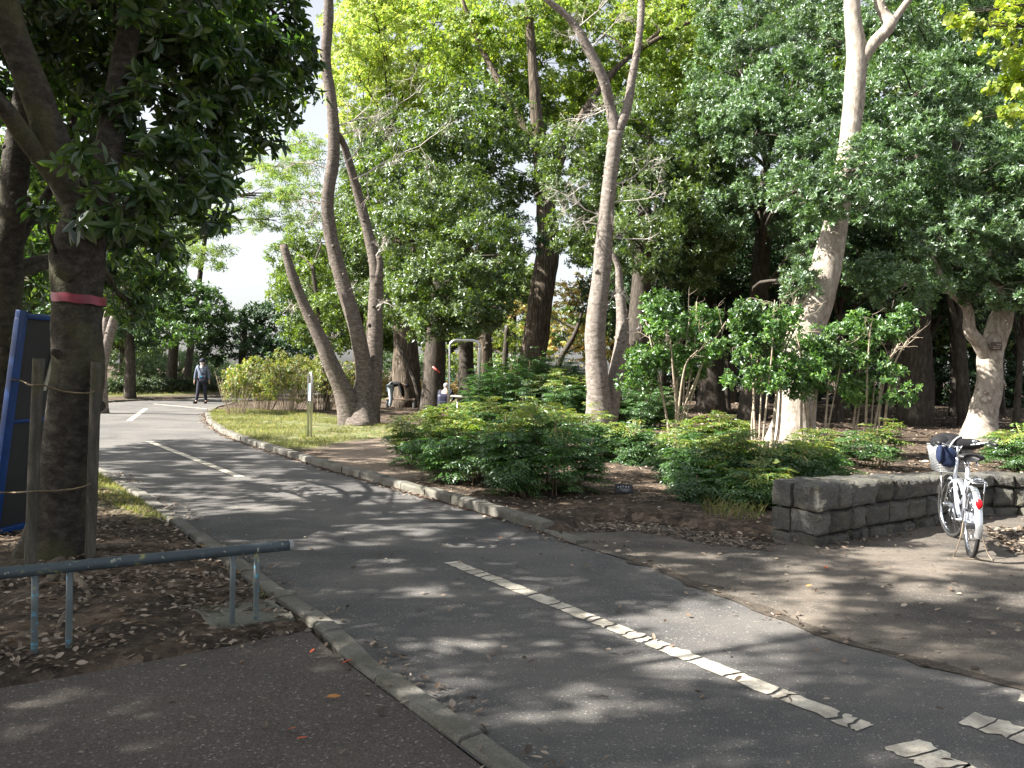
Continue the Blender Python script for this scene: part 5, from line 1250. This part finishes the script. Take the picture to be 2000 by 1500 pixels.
camellia(1695, 15, 220, 588, 770, 'rightmost camellia with bright yellow green top and one crooked stem', 7, .85)

# ------------------------------------------------------------------ nandina bushes: arching stems with feathery fronds
def frond_cloud(starts, dirs, L, npair=7, lf=.05, lw=.019):
    m = len(starts); D0 = unit(dirs); t = np.linspace(.18, 1, npair)
    P = []; T = []
    for k in range(npair):
        s = t[k]*L[:, None]; pos = starts+D0*s; pos[:, 2] -= (t[k]**2)*L*.38
        tg = D0.copy(); tg[:, 2] -= 2*t[k]*.38; P.append(pos); T.append(unit(tg))
    P = np.stack(P, 1); T = np.stack(T, 1)
    S_ = unit(np.cross(T, np.array((0, 0, 1.)))); U_ = np.cross(S_, T)
    Cs = []; Ds = []; Ns = []; Ls = []
    for side in (-1, 1):
        for sub in (0, 1, 2):                       # each pinna carries leaflets along it
            w_ = (1-.55*abs(np.linspace(-.4, 1, npair)))[None, :, None]
            off = sub*lf*.8*w_
            d = unit(T*(.75-.15*sub)+S_*side*(.9)+rng.normal(0, .18, P.shape)); d[..., 2] -= .12
            base = P+unit(T*.55+S_*side)*off
            dd = d if sub != 1 else unit(T*1.2+S_*side*.3+rng.normal(0, .15, P.shape))
            Cs.append(base); Ds.append(dd); Ns.append(U_+rng.normal(0, .25, P.shape)); Ls.append(np.broadcast_to(lf*w_[..., 0]*rng.uniform(.8, 1.25, P.shape[:2]), P.shape[:2]))
    C = np.concatenate([c.reshape(-1, 3) for c in Cs]); Dd = np.concatenate([c.reshape(-1, 3) for c in Ds]); Nn = np.concatenate([c.reshape(-1, 3) for c in Ns]); Ll = np.concatenate([c.ravel() for c in Ls])
    return leaf_arrays(C, Dd, Nn, Ll, Ll*lw/lf, False, .2)
def nandina(px, py, wpx, hpx, label, dens=1., young=.35, name='nandina_bush', group='feathery nandina bushes along the bed', lf=.074, dep=None):
    b_ = G(px, py) if dep is None else basepx(px, dep); m_ = b_.y/FPX; wd = wpx*m_/2; ht = hpx*m_
    root = empty(name, (b_.x, b_.y, .02), label, 'bush', group); sb = MB(); ns = max(10, int(42*wd*wd*1.3)); S1 = []; D1 = []; S2_ = []; D2_ = []
    for k in range(ns):
        a = rng.uniform(0, 6.28); q_ = wd*math.sqrt(rng.uniform(0, 1)); hh_ = ht*rng.uniform(.45, .95)*(1-.35*(q_/wd)**2)
        p0 = np.array((q_*.65*math.cos(a), q_*.65*math.sin(a)*.8, -.08)); p1 = np.array((q_*math.cos(a), q_*math.sin(a)*.8, hh_))
        sb.tube([p0, (p0+p1)/2+np.array((rng.normal(0, .03), rng.normal(0, .03), .02)), p1], [.009, .007, .005], 6, 3, .1)
        nf = int(14*dens)
        for f in range(nf):
            t = 1-.75*(f/nf)*rng.uniform(.5, 1.2); o = p0+(p1-p0)*max(.12, t); an = rng.uniform(0, 6.28)
            d = np.array((math.cos(an), math.sin(an), rng.uniform(.15, .8))); d[:2] += .5*np.array((math.cos(a), math.sin(a)))
            if f < nf*young and hh_ > ht*.62: S2_.append(o); D2_.append(d)
            else: S1.append(o); D1.append(d)
    for Sx, Dx, nm, mt in ((S1, D1, 'leaves', L_NAN), (S2_, D2_, 'young_leaves', L_NANY)):
        if Sx:
            Sx = np.array(Sx); V, Q = frond_cloud(Sx, np.array(Dx), rng.uniform(.24, .42, len(Sx)), 7, lf, lf*.42)
            link(nm, quadmesh(nm, V, Q), mt, root)
    sb.build('stems', B_NSTEM, root)
nandina(850, 918, 170, 140, 'yellow tipped nandina at the left end of the bed, nearest the dirt track', 1.2, .7)
nandina(950, 950, 200, 165, 'full nandina between the yellow tipped one and the big dark one by the kerb', 1.1, .25)
nandina(1068, 975, 205, 200, 'largest dark green nandina hanging over the kerb corner', 1.35, .12)
nandina(1150, 905, 130, 130, 'nandina close behind the largest one, at the foot of the bare forked tree', 1., .3)
nandina(1000, 885, 240, 120, 'low nandina in the second row behind the kerb bushes', 1., .3)
nandina(1335, 950, 150, 130, 'yellow green nandina just right of the black plant label', 1.15, .4)
nandina(1425, 965, 190, 140, 'nandina with yellow fronds in front of the tallest camellia', 1.2, .4)
nandina(1530, 965, 150, 130, 'dark nandina directly behind the left end of the stone wall', 1.1, .15)
nandina(1390, 890, 130, 90, 'yellow nandina between the leftmost and tallest camellias', 1., .7)
nandina(1600, 915, 110, 90, 'thin low nandina behind the middle of the stone wall', .7, .4)
nandina(1240, 912, 120, 105, 'nandina behind the black plant label, left of the yellow green one', 1.15, .25)
nandina(1395, 985, 140, 95, 'lowest nandina, nearest the asphalt, left of the grass tuft', 1.2, .1)
nandina(1480, 1000, 130, 90, 'small glossy nandina squeezed against the left end of the stone wall', 1.2, .15)
nandina(1600, 960, 130, 110, 'nandina leaning over the top of the stone wall near its left end', 1.1, .3)
nandina(1705, 925, 110, 125, 'lone upright nandina with umbrella of fronds above bare stems', .7, .5)
nandina(1990, 925, 110, 110, 'nandina at the right edge, beyond the bicycle handlebar', 1.2, .3)
# low dark shrubs behind
nandina(1000, 0, 190, 150, 'dark low shrub in front of the fissured trunk', 1.1, 0, 'dark_shrub', 'dark low shrubs under the trees', .07, 22)
nandina(1110, 0, 190, 130, 'lush green shrub left of the bare forked tree', 1.1, .15, 'dark_shrub', 'dark low shrubs under the trees', .07, 21.5)
nandina(1250, 0, 160, 110, 'shrub right of the foot of the bare forked tree', 1., 0, 'dark_shrub', 'dark low shrubs under the trees', .07, 21.5)
nandina(1065, 0, 220, 140, 'farther dark shrub below the maple glade', 1., 0, 'dark_shrub', 'dark low shrubs under the trees', .08, 27)

# ------------------------------------------------------------------ path-side shrubs with twiggy feet
def twig_shrub(px, py, wpx, hpx, label):
    b_ = G(px, py); m_ = b_.y/FPX; wd = wpx*m_/2; ht = hpx*m_
    root = empty('twiggy_shrub', (b_.x, b_.y, .03), label, 'shrub', 'yellowing twiggy shrubs by the path bend'); sb = MB()
    for k in range(46):
        a = rng.uniform(0, 6.28); q_ = wd*math.sqrt(rng.uniform(0, 1)); h_ = ht*rng.uniform(.6, .95)
        sb.tube([(q_*.35*math.cos(a), q_*.35*math.sin(a), -.08), (q_*.7*math.cos(a)+rng.normal(0, .03), q_*.7*math.sin(a), h_*.5), (q_*math.cos(a), q_*math.sin(a), h_)], [.009, .006, .003], 5, 3, 0)
    bl = []
    for k in range(10):
        a = rng.uniform(0, 6.28); q_ = wd*rng.uniform(.1, .8); bl.append(((q_*math.cos(a), q_*math.sin(a), ht*rng.uniform(.4, .9)), (wd*.3, wd*.34, ht*.2)))
    V, Q, _ = blob_cloud(bl, 'shrub', .75)
    link('leaves', quadmesh('leaves', V, Q), L_SHRUB, root); sb.build('stems', B_STEM, root)
for a_ in ((462, 815, 90, 95, 'leftmost twiggy shrub, standing alone at the grass tip of the bend'), (510, 805, 120, 105, 'tall yellow green shrub behind the leftmost one'), (565, 808, 120, 100, 'shrub in the middle of the row left of the steel marker'), (625, 806, 120, 95, 'shrub directly behind the steel marker'), (668, 800, 80, 95, 'shrub touching the sawn-off leaning stem'), (590, 790, 140, 100, 'shrub in the back row of the yellowing shrubs')):
    twig_shrub(*a_)
# clipped hedge beyond the path and pale bushes
def hedge(pa_, pb_, wd, ht, name, label, lm, n=14, cat='hedge', st_='hedge', dens=1.):
    a = Vector(pa_); b_ = Vector(pb_); root = empty(name, tuple(a), label, cat); bl = []
    for k in range(n):
        p = a.lerp(b_, (k+.5)/n)-a; bl.append(((p.x, p.y+rng.normal(0, .05), ht*.5), ((b_-a).length/n*.85, wd/2, ht*.5*rng.uniform(.92, 1.06))))
    V, Q, subs = blob_cloud(bl, st_, dens); link('leaves', quadmesh('leaves', V, Q), lm, root)
    sb = MB()
    for c_, sc_ in subs:
        for q in sc_[:8]: sb.tube([(c_[0]+rng.normal(0, .1), c_[1], -.1), tuple((c_+q)/2), tuple(q)], [.014, .01, .004], 5, 2, 0)
    sb.build('stems', B_NSTEM, root)
hedge(basepx(190, 36), basepx(440, 43), 1.6, .85, 'clipped_hedge', 'long dark clipped hedge behind the grass verge beyond the walker', L_HEDGE, 14, dens=.8)
hedge(basepx(-80, 31), basepx(170, 35), 1.4, .8, 'clipped_hedge', 'dark clipped hedge seen behind the left tree trunks', L_HEDGE, 12, dens=.7)
hedge(basepx(700, 40), basepx(980, 42), 1.4, 1.1, 'autumn_hedge', 'orange brown hedge across the lawn behind the bending person', leafmat('rusty_leaf', [(.2, .13, .05), (.3, .2, .08), (.16, .18, .06)], .35, .5, (1.3, 1.2, .6), .03), 12, dens=.7)
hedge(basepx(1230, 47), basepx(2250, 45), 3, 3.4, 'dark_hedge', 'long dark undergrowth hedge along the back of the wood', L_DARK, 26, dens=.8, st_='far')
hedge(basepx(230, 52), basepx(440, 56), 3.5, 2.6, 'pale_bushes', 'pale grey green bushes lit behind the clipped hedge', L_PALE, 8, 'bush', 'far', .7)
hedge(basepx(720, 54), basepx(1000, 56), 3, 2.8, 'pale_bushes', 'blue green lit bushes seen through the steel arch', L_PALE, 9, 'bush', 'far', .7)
# green mesh fence far behind the arch
fa, fb = basepx(870, 50), basepx(935, 50); root = empty('mesh_fence', tuple(fa), 'small teal mesh fence seen through the steel arch', 'fence'); m = MB()
for k in range(9): p = fa.lerp(fb, k/8); m.tube([(p.x, p.y, -.1), (p.x, p.y, 1.0)], .03, 6, 1)
for z in np.linspace(.1, 1., 8): m.tube([(fa.x, fa.y, z), (fb.x, fb.y, z)], .015, 5, 1)
m.build('mesh', plain('teal_paint', (.05, .3, .24), .5), root, tuple(fa))

# ------------------------------------------------------------------ fallen leaves, grass
def scatter(Pg, n, cond=None):
    lo = Pg.min(0); hi = Pg.max(0); out = []
    c = 0
    while c < n:
        q = rng.uniform(lo, hi, (n*2, 2)); k = inside(Pg, q[:, 0], q[:, 1]); q = q[k]
        if cond is not None: q = q[cond(q[:, 0], q[:, 1])]
        out.append(q); c += len(q)
    return np.concatenate(out)[:n]
def leaves_on(XY, base_z, L0, L1, name, label, mat, tilt=.35):
    n = len(XY); z = base_z(XY[:, 0], XY[:, 1]); C = np.stack([XY[:, 0], XY[:, 1], z+rng.uniform(.006, .02, n)], 1)
    a = rng.uniform(0, 6.28, n); D_ = np.stack([np.cos(a), np.sin(a), rng.normal(0, tilt*.5, n)], 1); Nn = unit(np.stack([rng.normal(0, tilt, n), rng.normal(0, tilt, n), np.ones(n)], 1))
    L_ = rng.uniform(L0, L1, n); V, Q = leaf_arrays(C, D_, Nn, L_, L_*rng.uniform(.32, .55, n), True, -.1)
    o = link(name, quadmesh(name, V, Q), mat); tag(o, label, 'leaf litter', None, 'stuff')
zroad = lambda x, y: np.where(np.minimum(sdist(R_poly, x, y), np.minimum(sdist(A_poly, x, y), sdist(S_poly, x, y))) < 0, .004, Hgt(x, y))
bedR = poly([(800, 950), (860, 880), (1000, 850), (1300, 830), (1700, 860), (1990, 890), (2060, 1030), (1944, 1025), (1600, 1060), (1520, 1062), (1400, 1040), (1250, 1018), (1150, 1020), (1100, 1040), (960, 1002), (860, 972)])
soilL = poly([(-300, 1010), (60, 985), (200, 960), (330, 1028), (440, 1110), (520, 1168), (600, 1225), (420, 1268), (200, 1308), (0, 1340), (-300, 1380)])
woodP = np.array([(1.5, 14), (16, 9.5), (30, 26), (30, 44), (3, 44), (1, 24)])
pts = [scatter(bedR, 14000), scatter(soilL, 3200), scatter(soilL, 2600, lambda x, y: vnoise(x, y, 2.2, 9) > .55)]
leaves_on(np.concatenate(pts), Hgt, .018, .065, 'fallen_leaves', 'brown and tan leaf litter covering the planting bed and soil', L_DEAD)
leaves_on(scatter(woodP, 16000), Hgt, .07, .16, 'fallen_leaves', 'leaf litter on the floor of the dark wood', L_DEAD)
# windrows along kerbs and seam
def along(pts2, n, off, sp):
    P = densify(pts2, .1, 0, False); k = rng.integers(0, len(P)-1, n); t = P[np.minimum(k+1, len(P)-1)]-P[np.maximum(k-1, 0)]; t = unit(t); nr = np.stack([-t[:, 1], t[:, 0]], 1)
    clump = np.sin(k*.9)+np.sin(k*.23+1)+rng.normal(0, .6, n); q = P[k]+nr*(off+rng.normal(0, 1, n)*sp)[:, None]+rng.normal(0, .03, (n, 2)); return q[clump > -.2]
W_ = np.concatenate([along(gp(kerbR)[4:], 2600, -.07, .05), along(gp(kerbL)[3:], 450, .18, .05), along(gp(kerbL)[3:], 200, -.06, .04), along(gp(seam), 120, .05, .12), along(gp([(425, 1268), (600, 1226)]), 70, 0, .05), along([(P1.x, P1.y-.06), (P2.x, P2.y-.06)], 260, -.04, .05), along(gp(farE), 900, -.25, .15)])
leaves_on(W_, zroad, .022, .065, 'fallen_leaves', 'dry leaves gathered along the kerbs and wall foot', L_DEAD)
cornr = poly([(1110, 1040), (1160, 1020), (1250, 1018), (1400, 1040), (1520, 1062), (1500, 1078), (1380, 1066), (1250, 1040)])
cor2 = poly([(1925, 1035), (2100, 1030), (2150, 1085), (1990, 1085), (1935, 1060)])
leaves_on(np.concatenate([scatter(cornr, 900), scatter(cor2, 1100)]), zroad, .03, .075, 'fallen_leaves', 'bright tan leaves heaped beside the stone wall ends', L_DEAD)
near = poly([(200, 1000), (1100, 1060), (1900, 1080), (2200, 1200), (2200, 1700), (-200, 1700), (-200, 1350), (600, 1230), (400, 1080)])
leaves_on(np.concatenate([scatter(near, 260), scatter(A_poly, 420, lambda x, y: (x < 7)&(y > 3))]), zroad, .018, .06, 'fallen_leaves', 'single pale leaves scattered over the asphalt', L_DEAD, .45)
leaves_on(np.concatenate([scatter(near, 9), along(gp(kerbL)[6:], 14, -.15, .1)]), zroad, .04, .07, 'red_leaves', 'few red and orange leaves on the path', L_RED, .4)
# tiny grit and twigs on asphalt
n = 2600; q = scatter(near, n); C = np.stack([q[:, 0], q[:, 1], np.full(n, .0075)], 1); a = rng.uniform(0, 6.28, n)
V, Q = leaf_arrays(C, np.stack([np.cos(a), np.sin(a), rng.normal(0, .1, n)], 1), np.tile((0, 0, 1.), (n, 1)), rng.uniform(.006, .02, n), rng.uniform(.003, .007, n))
tag(link('grit', quadmesh('grit', V, Q), plain('pale_grit', (.3, .26, .21), .9)), 'fine pale grit and leaf crumbs on the asphalt', 'debris', None, 'stuff')
m = MB()
for x, y in scatter(soilL, 70): 
    a = rng.uniform(0, 6.28); L_ = rng.uniform(.06, .3); z = float(Hgt(np.array([x]), np.array([y]))[0])+.012
    m.tube([(x, y, z), (x+math.cos(a)*L_*.5+rng.normal(0, .01), y+math.sin(a)*L_*.5, z+.012), (x+math.cos(a)*L_, y+math.sin(a)*L_, z)], [.004, .003, .002], 5, 3)
tag(m.build('fallen_twigs', B_NSTEM), 'thin dry twigs strewn on the soil round the taped trunk', 'twigs', None, 'stuff')

def grass(Pg, n, h0, h1, label, cond=None):
    q = scatter(Pg, n, cond); z = Hgt(q[:, 0], q[:, 1])-.005; k = n; C = np.stack([q[:, 0], q[:, 1], z], 1)
    a = rng.uniform(0, 6.28, k); D_ = np.stack([np.cos(a)*.45, np.sin(a)*.45, np.ones(k)], 1)+rng.normal(0, .15, (k, 3)); L_ = rng.uniform(h0, h1, k)
    V, Q = leaf_arrays(C, D_, np.stack([np.sin(a), -np.cos(a), np.zeros(k)], 1)+rng.normal(0, .4, (k, 3)), L_, L_*.11, False, .3)
    tag(link('grass', quadmesh('grass', V, Q), L_GRASS), label, 'grass', None, 'stuff')
patch = lambda x, y: vnoise(x, y, 1.3, 5)+.5*vnoise(x, y, 4, 6) > .55
grass(Gr1, 26000, .03, .1, 'sunlit grass on the inside of the path bend', patch)
grass(Gr2, 16000, .06, .16, 'strip of short grass on the verge beyond the path')
grass(Gr3, 7000, .02, .07, 'thin mossy grass between the left tree and the kerb', patch)
grass(Gr4, 12000, .05, .12, 'lawn under the trees around the steel arch', patch)
tuft = poly([(1370, 985), (1470, 985), (1500, 1035), (1380, 1030)]); grass(tuft, 420, .05, .17, 'tuft of long thin grass left of the stone wall')
t2 = poly([(485, 1150), (515, 1145), (530, 1170), (495, 1172)]); grass(t2, 160, .02, .06, 'small grass tuft at the kerb behind the rail leg')
